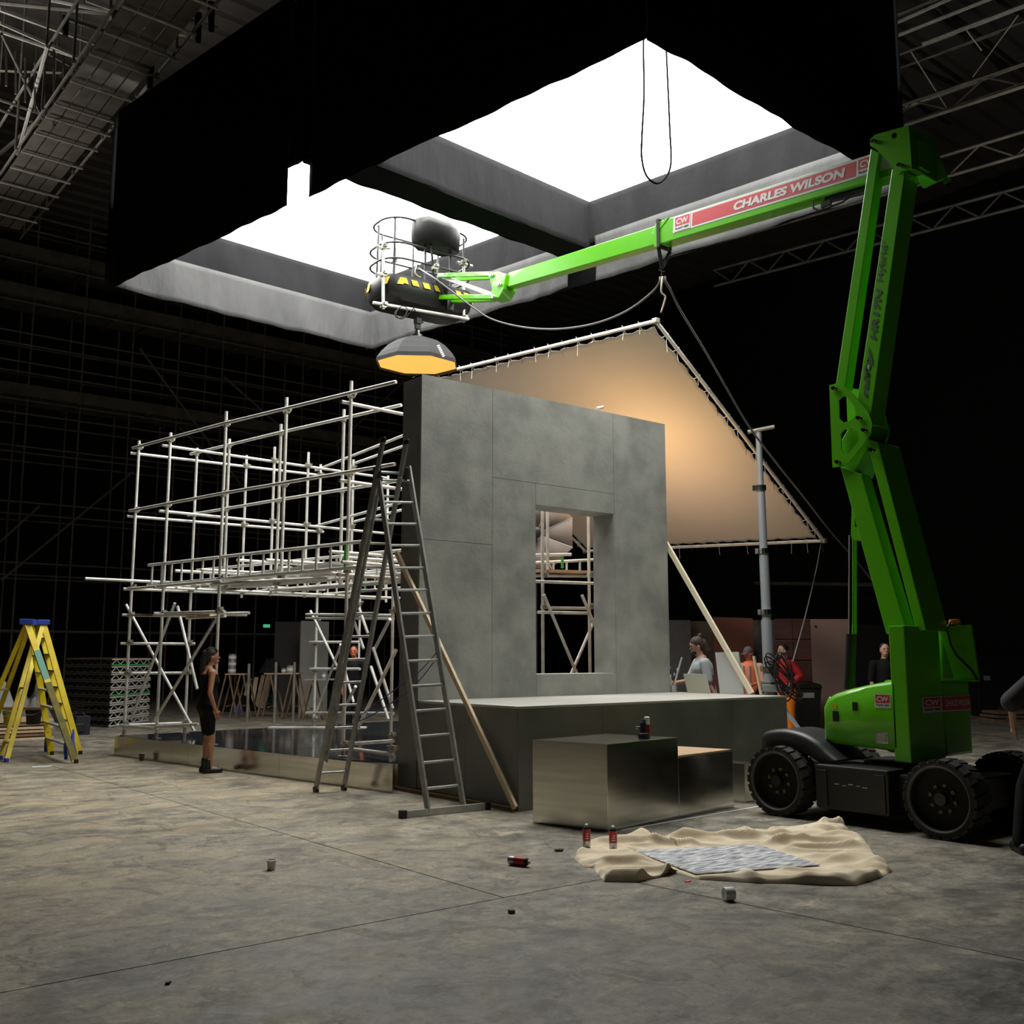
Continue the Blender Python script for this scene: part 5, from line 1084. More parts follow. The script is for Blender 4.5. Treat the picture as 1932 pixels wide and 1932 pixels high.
# man in black behind the lift
def dark_man(label, px, d, h, face, skin, ht=0):
    ft = at_ground(px, d)
    P, B, Hd, s, fy, fx, RH, hc = person(label, ft, face, h, skin, [(1, (.25, .0, 1.15), (.22, .06, .9)), (-1, (-.25, .0, 1.15), (-.22, .06, .9))], headturn=ht)
    garment(P, [([B(0, 0, 1.43), B(0, 0, 1.33), B(0, 0, 1.15), B(0, 0, .92)], [.10 * s, .165 * s, .15 * s, .155 * s]), ([B(-.2, 0, 1.41), B(.2, 0, 1.41)], [.07 * s] * 2), ([B(.2, 0, 1.41), B(.25, 0, 1.15)], [.072 * s, .06 * s]), ([B(-.2, 0, 1.41), B(-.25, 0, 1.15)], [.072 * s, .06 * s])], 'shirt', M_CLBLK)
    garment(P, [([B(-.1, 0, .92), B(-.1, .02, .5), B(-.1, 0, .08)], [.12 * s, .085 * s, .07 * s]), ([B(.1, 0, .92), B(.1, .02, .5), B(.1, 0, .08)], [.12 * s, .085 * s, .07 * s])], 'trousers', M_CLBLK)
    for sx_ in (-1, 1): garment(P, [([B(sx_ * .11, -.04, .045), B(sx_ * .11, .19, .04)], [.055 * s, .047 * s])], 'shoe', M_BLACK, .009)
    hm = MB(); hm.ball(Hd(0, -.025, .06), .092 * s, 14, (.84, 1, .85), RH); remesh(hm, .007, 'hair', M_HAIR, P, 2)
dark_man('bearded man in a black T-shirt seen behind the green lift arm', 1669, 18.5, 1.80, -FWH - RT * .1, M_SKIN2)
dark_man('man in black standing in the back seen between the rungs of the aluminium ladder', 669, 21.5, 1.78, -FWH - RT * .4, mat('flushed_skin', (.55, .16, .09), .5), .3)
# worker cut off by the right picture edge
ft = at_ground(1990, 8.6)
P, B, Hd, s, fy, fx, RH, hc = person('person in a dark grey sleeve at the right edge beside the lift wheels', ft, FWH + RT * .1, 1.72, M_SKIN2, [(1, (.25, .02, 1.15), (.22, .12, .92)), (-1, (-.37, .02, 1.24), (-.30, .20, 1.02))], legs=[(-1, (-.26, .10, .52), (-.36, .02, .09)), (1, (.10, .03, .50), (.11, .02, .08))])
garment(P, [([B(0, 0, 1.43), B(0, 0, 1.33), B(0, 0, 1.15), B(0, 0, .92)], [.10 * s, .165 * s, .15 * s, .155 * s]), ([B(-.2, 0, 1.41), B(.2, 0, 1.41)], [.07 * s] * 2), ([B(.2, 0, 1.41), B(.25, .02, 1.15)], [.075 * s, .075 * s]), ([B(-.2, 0, 1.41), B(-.37, .02, 1.24)], [.078 * s, .088 * s])], 'shirt', mat('charcoal_shirt', (.05, .05, .055), .9))
garment(P, [([B(-.1, 0, .92), B(-.26, .1, .52), B(-.36, .02, .10)], [.12 * s, .09 * s, .075 * s]), ([B(.1, 0, .92), B(.1, .02, .5), B(.1, 0, .08)], [.12 * s, .085 * s, .07 * s])], 'trousers', M_CLBLK)
hm = MB(); hm.ball(Hd(0, -.025, .06), .092 * s, 14, (.84, 1, .85), RH); remesh(hm, .007, 'hair', M_HAIR, P, 2)
for sx_, yy_ in ((-.36, .0), (.11, 0)): garment(P, [([B(sx_, yy_ - .04, .045), B(sx_, yy_ + .18, .04)], [.055 * s, .047 * s])], 'shoe', M_BLACK, .009)

# ================================================================ SMALL THINGS IN FRONT
M_CAN = mat('can_silver', (.45, .45, .47), .35, .8); M_CANR = mat('can_red_label', (.42, .02, .03), .35)
def spray_can(p, label, axis=(0, 0, 1), group=None, cap=True):
    t = thing('spray_can', label, 'spray can', p, group); p = V(p); a = V(axis).normalized()
    MB().lathe([(.031, .0), (.033, .004), (.033, .05)], p, a, 18).build('can_bottom', M_CAN, t, smooth=35)
    MB().lathe([(.0332, .05), (.0332, .145)], p, a, 18).build('label_band', M_CANR, t, smooth=35)
    MB().lathe([(.033, .145), (.030, .155), (.018, .168), (.014, .17)], p, a, 18).build('can_shoulder', M_BLACK, t, smooth=35)
    MB().lathe([(.014, .168), (.014, .182), (.006, .186)], p, a, 14).build('nozzle', M_WHITE, t, smooth=35)
    mb = MB(); u_ = a.cross(FWH).normalized()
    for k in range(3): mb.obox(p + a * (.07 + .018 * k) - u_ * .014 - FWH * .0335, u_ * (.028 - .004 * k), a * .006, FWH * .001)
    mb.build('label_print', M_WHITE, t); return t
c1 = atZ(1107, 1604, .0); c2 = atZ(1157, 1608, .0)
spray_can((c1.x, c1.y, .0265), 'upright red spray can standing leftmost on the folded drop cloth'); spray_can((c2.x, c2.y, .0265), 'second upright red spray can, nearer the paint-streaked board on the drop cloth')
cl_ = atZ(985, 1636, 0); spray_can((cl_.x - .02, cl_.y + .13, .036), 'red and black spray can lying on its side on the floor', axis=(V((.35, -.94, .0))))
# drop cloth
M_CANVAS = mat('canvas_dropcloth', (.86, .74, .55), .9, col2=(.70, .58, .40), nscale=4, bump=.06, bscale=60)
outp = [(1083, 1622), (1092, 1603), (1108, 1596), (1135, 1594), (1170, 1592), (1205, 1584), (1225, 1590), (1290, 1583), (1350, 1578), (1420, 1575), (1480, 1568), (1530, 1566), (1570, 1564), (1590, 1559), (1602, 1572), (1606, 1584), (1632, 1592), (1645, 1606), (1655, 1622), (1684, 1644), (1660, 1657), (1615, 1672), (1560, 1671), (1500, 1668), (1430, 1667), (1370, 1663), (1320, 1660), (1290, 1652), (1262, 1646), (1245, 1656), (1200, 1665), (1140, 1664), (1126, 1648), (1120, 1638), (1100, 1636)]
OP = [atZ(x, y, 0) for x, y in outp]; cen = atZ(1380, 1622, 0)
import mathutils.noise as mn
def outl(u):
    f_ = (u % 1.0) * len(OP); i = int(f_); return OP[i % len(OP)].lerp(OP[(i + 1) % len(OP)], f_ - i)
bq = [atZ(1197, 1611, 0), atZ(1432, 1600, 0), atZ(1547, 1638, 0), atZ(1312, 1655, 0)]
def inside(p, q, m_=0.0):
    r_ = 1e9
    for i in range(4):
        a, b2 = q[i], q[(i + 1) % 4]; d = (b2 - a).normalized(); n_ = V((-d.y, d.x, 0)); c_ = (q[0] + q[2]) / 2
        if n_.dot(c_ - a) < 0: n_ = -n_
        r_ = min(r_, n_.dot(V((p.x, p.y, 0)) - a))
    return r_
def clothp(u, v):
    p = cen.lerp(outl(u), v); q = V((p.x * .9, p.y * 2.1, 0))
    al, ac = p.dot(RT), p.dot(FWH)
    q1 = V((al * .9, ac * 3.2, 0)) + mn.noise_vector(V((al * .8, ac * .9, 3))) * .35
    r1 = math.exp(-(mn.noise(q1 * 1.15) / .17) ** 2); q3 = V((al * 2.2 + ac * 1.2, ac * 3.6, 4)); r2 = math.exp(-(mn.noise(q3) / .15) ** 2)
    r1 = max(0, r1); r2 = max(0, r2); r1 = r1 * (.5 + .5 * (.5 + mn.noise(V((al * 1.3, ac * 1.3, 9)))) * 1.4); r2 = r2
    far = min(1, max(0, (ac - 8.4) / 1.2)); hgt = .010 + .085 * r1 * (.6 + .5 * far) + .030 * r2
    ins = inside(p, bq); k = min(1, max(0, (-ins - .02) / .14)); hgt = .008 + (hgt - .008) * k
    for cc_ in (c1, c2): hgt = min(hgt, .018 + .35 * max(0, (V((p.x, p.y, 0)) - V((cc_.x, cc_.y, 0))).length - .055))
    if v > .999: return V((p.x, p.y, .002))
    e_ = 1 if v < .94 else (1 - v) / .06
    return V((p.x, p.y, .006 + hgt * (.25 + .75 * e_ ** .5)))
tag(MB().grid(clothp, 420, 80).build('drop_cloth', M_CANVAS, None, smooth=0, fix=True), 'large crumpled beige canvas drop cloth spread on the floor in the foreground', 'drop cloth')
M_STREAK = mat('streaked_paint', (.90, .91, .94), .5, col2=(.16, .18, .22), nscale=6, stretch=(1.2, 5, 1), detail=8)
tag(MB().prism([(p.x, p.y, .020) for p in bq], (0, 0, .008)).build('painted_board', M_STREAK, None), 'flat board streaked with white and grey paint lying on the drop cloth', 'board')
# roll, cups and scraps
p = atZ(1372, 1699, 0); r_ = MB(); r_.lathe([(.004, .003), (.012, 0), (.041, .0), (.044, .006), (.044, .062), (.041, .068), (.004, .066)], V((p.x - .03, p.y, .045)), RT + FWH * .25, 24); tag(r_.build('tape_roll', M_WHITE, None, smooth=40, fix=True), 'white roll of tape standing on its rim in front of the drop cloth', 'tape roll')
def cup(p, label, m, r0=.026, r1=.037, h=.08, sc=1):
    t = thing('paper_cup', label, 'cup', p); MB().lathe([(.0, .001), (r0, 0), (r1, h), (r1 + .003, h + .002), (r1 - .002, h + .003), (r0 - .003, .004), (0, .004)], p, n=20, caps=False).build('cup_body', m, t, smooth=40); MB().lathe([(r1 + .0005, h - .006), (r1 + .004, h), (r1 + .003, h + .006), (r1 - .002, h + .007)], p, n=20, caps=False).build('rim', M_WHITE, t, smooth=40)
cup(atZ(512, 1641, 0), 'white paper cup standing alone on the open floor in the foreground', M_WHITE, .030, .034, .065)
cup(atZ(267, 1435, 0), 'brown paper coffee cup standing by the left end of the mirrored plinth', mat('brown_cup', (.14, .06, .03), .6), .032, .045, .11)
def scrap(x, y, sx_, sy_, m, label, cat, z=.006):
    p = atZ(x, y, 0); mb = MB(); mb.cbox((p.x, p.y, z / 2 + .001), sx_, sy_, z, Matrix.Rotation(x * .7, 3, 'Z')); mb.cbox((p.x + sx_ * .5, p.y + .01, z / 2 + .001), sx_ * .6, sy_ * .7, z * .8, Matrix.Rotation(x, 3, 'Z')); return tag(mb.build('scrap', m, None, bevel=.001), label, cat)
scrap(965, 1723, .03, .035, M_BLACK, 'small black scrap on the foreground floor near the picture centre', 'scrap', .02)
scrap(1297, 1664, .05, .02, mat('pink_scrap', (.8, .15, .2), .6), 'small pink scrap just below the drop cloth', 'scrap')
scrap(285, 1505, .06, .03, M_WHITE, 'small white paper scrap on the floor left of the standing woman', 'paper')
scrap(1054, 1606, .06, .05, M_BLACK, 'dark crumpled scrap left of the upright spray cans', 'scrap', .015)
scrap(76, 1447, .22, .12, M_WHITE, 'white paper sheet scrap on the floor under the yellow ladder', 'paper')
scrap(316, 1857, .025, .02, M_BLACK, 'tiny black scrap low left in the foreground', 'scrap', .012)
# tools on the steel box
TB = atZ(1214, 1393, .785); TB = V((TB.x, TB.y, .786))
t = thing('power_sander', 'black hand sander standing on the steel box', 'tool', TB)
MB().lathe([(.05, 0), (.058, .02), (.055, .045), (.035, .055), (.03, .11), (.032, .13), (.028, .15)], TB, n=18).build('body', M_BLACK, t, smooth=40); MB().tube(TB + V((0, 0, .10)), TB + V((-.055, .05, .105)), .012).build('handle', M_BLACK, t); MB().tube(TB + V((0, 0, .15)), TB + V((0, 0, .185)), .03, 14).build('top_cap', M_CHROME, t)
q = TB + RT * .05 + FWH * .09; t = thing('spray_can', 'red can with pale lid standing behind the sander on the steel box', 'spray can', q)
MB().lathe([(.03, 0), (.03, .12), (.026, .135)], q, n=16).build('can_body', M_CANR, t, smooth=35); MB().lathe([(.028, .13), (.028, .20), (.022, .205)], q, n=16).build('lid', M_WHITE, t, smooth=35)
# boards, laptop-like sheet and pot on the right end of the platform
M_BOARD = mat('white_board', (.60, .60, .60), .5); M_CREAM = mat('cream_board', (.50, .48, .40), .6)
def xquad(px, X, th, name, m, label, cat, z0=None):
    ps = [atX(x, y, X) for x, y in px]
    if z0 is not None: ps = [V((p.x, p.y, z0 if i in z0i else p.z)) for i, p in enumerate(ps)]
    return tag(MB().prism(ps, (th, 0, 0)).build(name, m, None, bevel=.003), label, cat)
z0i = (2, 3)
xquad([(1349, 1231), (1392, 1230), (1403, 1309), (1358, 1306)], 11.49, .03, 'board', M_BOARD, 'tall white board standing on edge at the right end of the platform', 'board', 1.071)
xquad([(1289, 1271), (1331, 1272), (1340, 1305), (1297, 1304)], 11.44, .015, 'board', M_CREAM, 'small cream board propped on the platform beside the paint pot', 'board', 1.071)
pp_ = atX(1270, 1303, 11.43); pp_ = V((pp_.x, pp_.y, 1.071)); t = thing('brush_pot', 'metal pot crammed with brushes at the platform end beside the set wall', 'pot', pp_)
MB().lathe([(.055, 0), (.065, .10), (.06, .10), (.05, .008)], pp_, n=18, caps=False).build('pot', M_ALU, t, smooth=40)
rr_ = random.Random(4)
for k in range(9):
    a = rr_.uniform(0, 6.28); l = rr_.uniform(.18, .36); e_ = pp_ + V((cos(a) * .07, sin(a) * .07, l)); MB().tube(pp_ + V((cos(a) * .02, sin(a) * .02, .02)), e_, .007, 6).build('brush_handle', [M_WHITE, M_YEL, M_BLACK, M_BLUEP, M_CHROME][k % 5], t); MB().cbox(e_, .02, .012, .05).build('brush_head', [M_BLACK, M_ALU, M_WHITE][k % 3], t)
MB().tube(pp_ + V((0, 0, .05)), pp_ + V((0, -.18, .50)), .012, 8).build('white_tool', M_WHITE, t)

# ================================================================ YELLOW LADDERS
def yladder(name_lbl, fr, rr, top, wid, steps=7, green=False):
    """fr, rr: pairs of feet (front rails, rear rails) ; top: pair of cap points"""
    t = thing('step_ladder', name_lbl, 'ladder', (fr[0] + rr[1]) / 2)
    for i, (a, b2) in enumerate(((fr[0], top[0]), (fr[1], top[1]))):
        MB().bar(a, b2, .035, .095, up=(1, 0, 0)).build('front_rail', M_YEL, t, bevel=.004)
    for a, b2 in ((rr[0], top[0]), (rr[1], top[1])): MB().bar(a, b2 - UPZ * .03, .03, .07, up=(1, 0, 0)).build('rear_rail', M_YEL, t, bevel=.004)
    for k in range(1, steps + 1):
        f_ = k / (steps + 1); MB().bar(fr[0].lerp(top[0], f_), fr[1].lerp(top[1], f_), .09, .025).build('step', M_ALU, t)
    for f_ in (.12, .5): MB().bar(rr[0].lerp(top[0], f_), rr[1].lerp(top[1], f_), .03, .03).build('rear_stay', M_ALU, t)
    m_ = (top[0] + top[1]) / 2; d = (top[1] - top[0]); MB().bar(top[0] - d.normalized() * .06, top[1] + d.normalized() * .06, .20, .085).build('top_cap', M_BLUEP, t, bevel=.012)
    for p in (*fr, *rr): MB().cbox(p + UPZ * .03, .06, .08, .06).build('foot', M_BLUEP if p in rr else M_BLACK, t, bevel=.01)
    for i in (0, 1): MB().path([fr[i].lerp(top[i], .18), fr[i].lerp(top[i], .10) + (rr[i] - fr[i]) * .05, fr[i] + (rr[i] - fr[i]) * .09 + UPZ * .05], .025, 6).build('foot_brace', M_BLUEP, t)
    return t
g0 = lambda x, y: atZ(x, y, 0)
fA = [g0(143, 1440), g0(97, 1424)]; tA = [atD(50, 1173, fd(fA[0]) + .35), atD(57, 1174, fd(fA[0]) + .85)]; rA = [g0(-60, 1434), g0(-30, 1422)]
la = yladder('front yellow fibreglass step ladder with blue cap and a green taped rail at far left', fA, rA, tA, .5)
d_ = (tA[0] - fA[0]); MB().bar(fA[0] + d_ * .58, fA[0] + d_ * .79, .037, .097, up=(1, 0, 0)).build('green_tape', mat('green_tape', (.16, .36, .27), .7), la, bevel=.004)
MB().bar(fA[0] + d_ * .02, fA[0] + d_ * .56, .036, .096, up=(1, 0, 0)).build('worn_rail_face', mat('worn_olive', (.22, .18, .03), .8, col2=(.12, .11, .04), nscale=9), la, bevel=.004)
away = (g0(97, 1424) - g0(143, 1440)).normalized() * .5
fB_ = [g0(151, 1423), g0(151, 1423) + away]; tb = atD(81, 1174, fd(fB_[0]) + .2); tB = [tb, tb + away * .7]; rB = [g0(12, 1438), g0(12, 1438) + away]
yladder('rear yellow fibreglass step ladder, its narrow leg crossing the front one', fB_, rB, tB, .5)
pk0, pk1 = atD(-30, 1340, 18.42), atD(119, 1332, 18.46)
tag(MB().bar(V((pk0.x, pk0.y, .676)), V((pk1.x, pk1.y, .676)), .22, .042).build('plank', M_WOOD_D, None), 'brown plank lying level across the two buckets behind the yellow ladders', 'plank')

# ================================================================ BACKGROUND LEFT
# stack of truss-edged stage decks
C0, C1, C2 = g0(205, 1373), g0(279, 1361), g0(118, 1366); ex = C1 - C0; ey = C2 - C0; ZS = [.02 + i * .170 for i in range(9)]
M_DARKTUBE = mat('shaded_tube', (.06, .055, .05), .7)  # darker copy of the tube for the unlit left side of the stack
def deck(z, label, green=False):
    t = thing('stage_deck', label, 'stage deck', V((C0.x, C0.y, z)), 'stacked stage decks'); o = C0 + UPZ * z; m1 = M_GREENTUBE if green else M_GALV
    for e_, n_, far in ((ex, 5, 0), (ey, 7, 1)):
        mm = M_GALV if not far else M_DARKTUBE
        MB().bar(o + UPZ * .01, o + e_ + UPZ * .01, .04, .03).build('lower_chord', m1 if not far else mm, t); MB().bar(o + UPZ * .135, o + e_ + UPZ * .135, .04, .03).build('upper_chord', mm, t)
        for k in range(n_):
            a = o + e_ * (k / n_) + UPZ * .02; b2 = o + e_ * ((k + .5) / n_) + UPZ * .125; c_ = o + e_ * ((k + 1) / n_) + UPZ * .02
            MB().bar(a, b2, .012, .018).build('diagonal', mm, t); MB().bar(b2, c_, .012, .018).build('diagonal', mm, t)
    MB().prism([o + UPZ * .148 + ex * .005 + ey * .005, o + ex + UPZ * .148, o + ex + ey + UPZ * .148, o + ey + UPZ * .148], (0, 0, .016)).build('deck_board', M_WOOD_D, t)
    return t
od_ = ['lowest', 'second lowest', 'third from the floor', 'fourth from the floor', 'middle', 'fourth from the top', 'third from the top', 'second from the top', 'topmost']
for i, z in enumerate(ZS):
    gn = i in (4, 8); deck(z, f'{od_[i]} truss-edged stage deck of the stack behind the yellow ladders' + (', green tube' if gn else ''), gn)
# timber stack with buckets
T0, T1 = g0(-60, 1402), g0(100, 1394)
dv = (T1 - T0); bk_ = V((-dv.y, dv.x, 0)).normalized() * 1.1
for i in range(6):
    o = T0 + UPZ * (.0 + i * .068) + dv.normalized() * random.uniform(-.1, .1)
    tag(MB().obox(o, dv * random.uniform(.94, 1.03), bk_, UPZ * .045).build('timber_board', [M_PINE, M_WOOD_D, M_PLY][i % 3], None), ['lowest', 'second', 'third', 'fourth', 'fifth', 'topmost'][i] + ' board of the low timber stack behind the yellow ladders', 'board', 'timber boards in the low stack')
    if i < 5: tag(MB().obox(o + UPZ * .0455 + dv * .1, dv.normalized() * .06, bk_, UPZ * .022).build('spacer_batten', M_PINE, None), ['lowest', 'second', 'third', 'fourth', 'top'][i] + ' spacer batten between the boards of the low timber stack', 'batten', 'spacers in the timber stack')
def bucket(p, r, h, m, label, handle=True):
    t = thing('bucket', label, 'bucket', p); MB().lathe([(0, .002), (r * .85, 0), (r, h), (r + .012, h), (r + .012, h - .02), (r - .008, h - .01), (r * .83, .01)], p, n=22, caps=False).build('tub', m, t, smooth=40)
    if handle: MB().path([p + V((0, 0, h)) + RT * (cos(k * pi / 8) * r) - FWH * .0 - UPZ * (sin(k * pi / 8) * r * .6) - FWH * (sin(k * pi / 8) * (r + .02)) for k in range(9)], .006, 5).build('handle', M_OLD, t)
def onstack(x, d, z=.395): p = atD(x, 1300, d); return V((p.x, p.y, z))
bucket(onstack(27, 18.35), .155, .25, mat('yellow_plastic', (.62, .58, .02), .5), 'yellow plastic bucket on the timber stack behind the yellow ladders'); bucket(onstack(67, 18.5), .135, .25, M_BLACK, 'black bucket beside the yellow bucket on the timber stack')
def heap(p, rx, ry, h, m, name, label, cat, seed=0, n=22):
    p = V(p)
    def fn(u, v):
        a = u * 2 * pi; q = V((cos(a) * v, sin(a) * v, seed)); k = 1 + .25 * mn.noise(q * 2.2 + V((seed, 0, 0)))
        hh = h * max(0, (1 - v ** 2.2)) * (.75 + .6 * mn.noise(q * 3 + V((0, seed, 0)))) if v < .999 else 0
        return p + V((cos(a) * rx * v * k, sin(a) * ry * v * k, .003 + max(0, hh)))
    return tag(MB().grid(fn, n * 2, n // 2).build(name, m, None, smooth=0, fix=True), label, cat)
heap(atD(60, 1345, 22) - UPZ * atD(60, 1345, 22).z, .5, .5, .95, mat('grey_sheet', (.22, .22, .20), .9), 'sheeting_heap', 'heap of grey plastic sheeting behind the timber stack', 'heap', 3)
heap(atD(-14, 1345, 23.2) - UPZ * atD(-14, 1345, 23.2).z, .6, .5, 1.0, mat('pale_sheet', (.45, .46, .47), .8), 'sheeting_heap', 'heap of white sheeting at the far left edge', 'heap', 8)
p = g0(153, 1386); t = thing('backpack', 'dark backpack standing on the floor right of the yellow ladders', 'backpack', p)
mb = MB(); mb.cbox(p + UPZ * .19, .30, .20, .38); remesh(mb, .02, 'bag', mat('navy_fabric', (.012, .014, .022), .8), t, 4); MB().cbox(p + UPZ * .14 - FWH * .12, .2, .06, .18).build('pocket', M_BLACK, t, bevel=.02); MB().path([p + UPZ * .38, p + UPZ * .43 + RT * .03, p + UPZ * .38 + RT * .07], .012, 6).build('grab_handle', M_BLACK, t)
# work benches
def bench(xa, xb, ytop, d, label, legs='trestle', m=M_PLY, depth=.6):
    a, b2 = atD(xa, ytop, d), atD(xb, ytop, d); t = thing('workbench', label, 'workbench', V(((a.x + b2.x) / 2, (a.y + b2.y) / 2, 0))); u_ = (b2 - a); u_.z = 0; f_ = FWH * depth
    z = a.z; MB().obox(V((a.x, a.y, z - .03)), u_, f_, UPZ * .03).build('top', m, t)
    for s_ in (.15, .85):
        c_ = V((a.x, a.y, 0)) + u_ * s_
        for dy in (0, 1):
            for dx in (-1, 1): MB().bar(c_ + f_ * dy + u_.normalized() * dx * .28, c_ + f_ * dy + u_.normalized() * dx * .04 + UPZ * (z - .03), .035, .035).build('leg', M_OLD if legs != 'trestle' else M_WOOD_D, t)
        MB().bar(c_ + UPZ * .3, c_ + f_ + UPZ * .3, .03, .03).build('stretcher', M_WOOD_D, t)
    return t, a, u_, z
t, a, u_, z = bench(424, 462, 1271, 27.0, 'plywood trestle bench with paint tins behind the standing woman')
t, a2, u2, z2 = bench(498, 563, 1270, 26.5, 'longer plywood bench in the back left of the dark flat')
t, a3, u3, z3 = bench(574, 650, 1281, 25.5, 'dark bench with grey top in front of the pale flat', m=M_ALU_D)
M_TIN = mat('tin_metal', (.42, .42, .42), .4, .5)
def tin(p, r, h, label, m=None):
    t = thing('paint_tin', label, 'paint tin', p); MB().lathe([(0, 0), (r, 0), (r, h), (r * .92, h), (r * .92, h - .01), (0, h - .01)], p, n=16, caps=False).build('tin', m or M_TIN, t, smooth=40); MB().lathe([(r + .003, h * .3), (r + .003, h * .7)], p, n=16, caps=False).build('label_band', M_WHITE, t, smooth=40)
for k in range(3): tin(V((a.x, a.y, z + k * .17)) + u_ * .25 + FWH * .2, .10, .165, ['lowest', 'middle', 'top'][k] + ' paint tin of the pile on the trestle bench behind the woman')
tin(V((a2.x, a2.y, z2)) + u2 * .72 + FWH * .2, .10, .19, 'single pale paint tin on the longer bench in the back')
tin(V((a2.x, a2.y, z2)) + u2 * .52 + FWH * .2, .06, .12, 'small tin beside the pale paint tin on the longer bench')
tin(V((a3.x, a3.y, z3)) + u3 * .45 + FWH * .2, .05, .16, 'small jar on the dark bench')
heap(V((a2.x, a2.y, z2)) + u2 * .12 + FWH * .3, .32, .25, .42, M_CLBLK, 'black_bag', 'black bag slumped on the longer bench', 'bag', 5)
for x, y0_, y1_, d in ((470, 1252, 1330, 25.5), (474 + 0, 1250, 1252, 25.5), (521, 1249, 1322, 25.2), (556, 1249, 1300, 25.6)):
    if y1_ - y0_ < 5: continue
    tp = atD(x, y0_, d); tag(MB().tube(V((tp.x, tp.y, 0)), tp, .035, 10).build('steel_post', M_OLD, None, smooth=40), {470: 'leftmost', 521: 'middle', 556: 'rightmost'}[x] + ' upright pale post by the work benches', 'post')
for i, (xa, ya, xb, yb) in enumerate([(459, 1312, 471, 1280), (474, 1314, 484, 1278), (483, 1334, 497, 1274), (494, 1336, 509, 1274)]):
    pb = g0(xa, 1338 if i > 1 else 1340); d = fd(pb); tag(MB().bar(V((pb.x, pb.y, .02)), atD(xb, yb, d + .35), .12, .03, up=FWH).build('leaning_board', M_PINE, None), ['leftmost', 'second', 'third', 'rightmost'][i] + ' pine board leaning against the work benches', 'board', 'pine boards leaning on the benches')
heap(g0(446, 1343) + FWH * .3, .62, .4, .55, M_CLBLK, 'tarpaulin', 'crumpled black tarpaulin heaped on the floor in front of the benches', 'tarpaulin', 2)
heap(g0(450, 1344) - FWH * .1, .17, .12, .26, mat('blue_bag', (.03, .08, .30), .6), 'plastic_bag', 'small blue and white bag in front of the black tarpaulin', 'bag', 6)
heap(g0(537, 1335), .45, .3, .28, mat('rubble_grey', (.12, .11, .10), .9), 'rubble_bag', 'grey rubble bag on the floor under the longer bench', 'bag', 9)
def crate(x, y, d, w, h, m, label, name='crate', cat='crate', dp=.35):
    p = atD(x, y, d); p = V((p.x, p.y, max(0.002, p.z))); t = thing(name, label, cat, p); u_ = RT * w; f_ = FWH * dp; o = p - u_ / 2
    MB().obox(o, u_, f_, UPZ * h).build('box', m, t, bevel=.012); MB().obox(o - f_ * .02 + UPZ * h * .82 - u_ * .01, u_ * 1.02, f_ * 1.04, UPZ * h * .16).build('rim', m, t); MB().obox(o - f_ * .03 + u_ * .35 + UPZ * h * .55, u_ * .3, f_ * .03, UPZ * h * .1).build('handle', M_BLACKM, t); return t
def gcrate(x, y, w, h, m, label, **k): q = g0(x, y); return crate(x, y, fd(q), w, h, m, label, **k)
gcrate(453, 1332, .30, .2, M_BLACK, 'low black crate under the trestle bench'); p_ = g0(453, 1332)
tag(MB().cbox(V((p_.x, p_.y, .31)) + FWH * .15, .28, .2, .2, Matrix.Rotation(.6, 3, 'Z')).build('orange_toolbox', mat('orange_plastic', (.6, .2, .02), .5), None, bevel=.02), 'orange toolbox on the low black crate under the bench', 'toolbox')
gcrate(509, 1326, .5, .28, mat('dark_green_plastic', (.01, .05, .025), .5), 'dark green crate on the floor under the longer bench')
gcrate(600, 1338, .7, .55, M_BLACK, 'black equipment case under the dark bench'); gcrate(638, 1334, .35, .5, M_BLACK, 'second black equipment case at the right end of the dark bench')
p = g0(558, 1334); tag(MB().prism([p, p + RT * .42, p + RT * .22 + UPZ * .85 + FWH * .3, p - RT * .05 + UPZ * .85 + FWH * .3], FWH * .03).build('board_offcut', M_WOOD_D, None), 'dark brown panel offcut leaning by the benches', 'panel')
p = g0(240, 1362)
# standing flats
def flat(x0_, x1_, y0_, d, m, label, braces=True, yaw=0, z0=0.0, top_skew=0):
    a = atD(x0_, y0_, d); b2 = atD(x1_, y0_, d + yaw); t = thing('scenery_flat', label, 'flat', V((a.x, a.y, 0)))
    H_ = a.z; u_ = V((b2.x - a.x, b2.y - a.y, 0)); f_ = u_.cross(UPZ).normalized(); f_ = -f_ if f_.dot(FWH) < 0 else f_
    o = V((a.x, a.y, z0)); MB().add([o, o + u_, o + u_ + UPZ * (H_ - z0 - top_skew), o + UPZ * (H_ - z0), o + f_ * .02, o + u_ + f_ * .02, o + u_ + f_ * .02 + UPZ * (H_ - z0 - top_skew), o + f_ * .02 + UPZ * (H_ - z0)], [(0, 1, 2, 3), (7, 6, 5, 4), (4, 5, 1, 0), (5, 6, 2, 1), (6, 7, 3, 2), (7, 4, 0, 3)]).build('facing', m, t)
    for k in (0.02, .5, .96): MB().obox(o + u_ * k + f_ * .0205, u_.normalized() * .04, f_ * .05, UPZ * (H_ - z0 - top_skew - .03)).build('stud', M_WOOD_D, t)
    MB().bar(o + u_ * .5 + f_ * .08 + UPZ * 1.6, o + u_ * .5 + f_ * 1.0 + UPZ * .02, .04, .04).build('stay', M_WOOD_D, t); return t
flat(519, 568, 1173, 29.6, mat('black_flat', (.04, .038, .038), .8), 'black scenery flat standing in the back beside the pale grey one', yaw=.1)
flat(569, 621, 1171, 28.6, mat('pale_grey_flat', (.42, .43, .41), .7, noise=.2, nscale=1.5), 'pale grey scenery flat standing behind the right scaffold tower', yaw=.9)
M_BRK = mat('dark_red_mottled', (.13, .045, .035), .8, col2=(.06, .03, .025), nscale=2.2, stretch=(.6, .6, 3), detail=8)
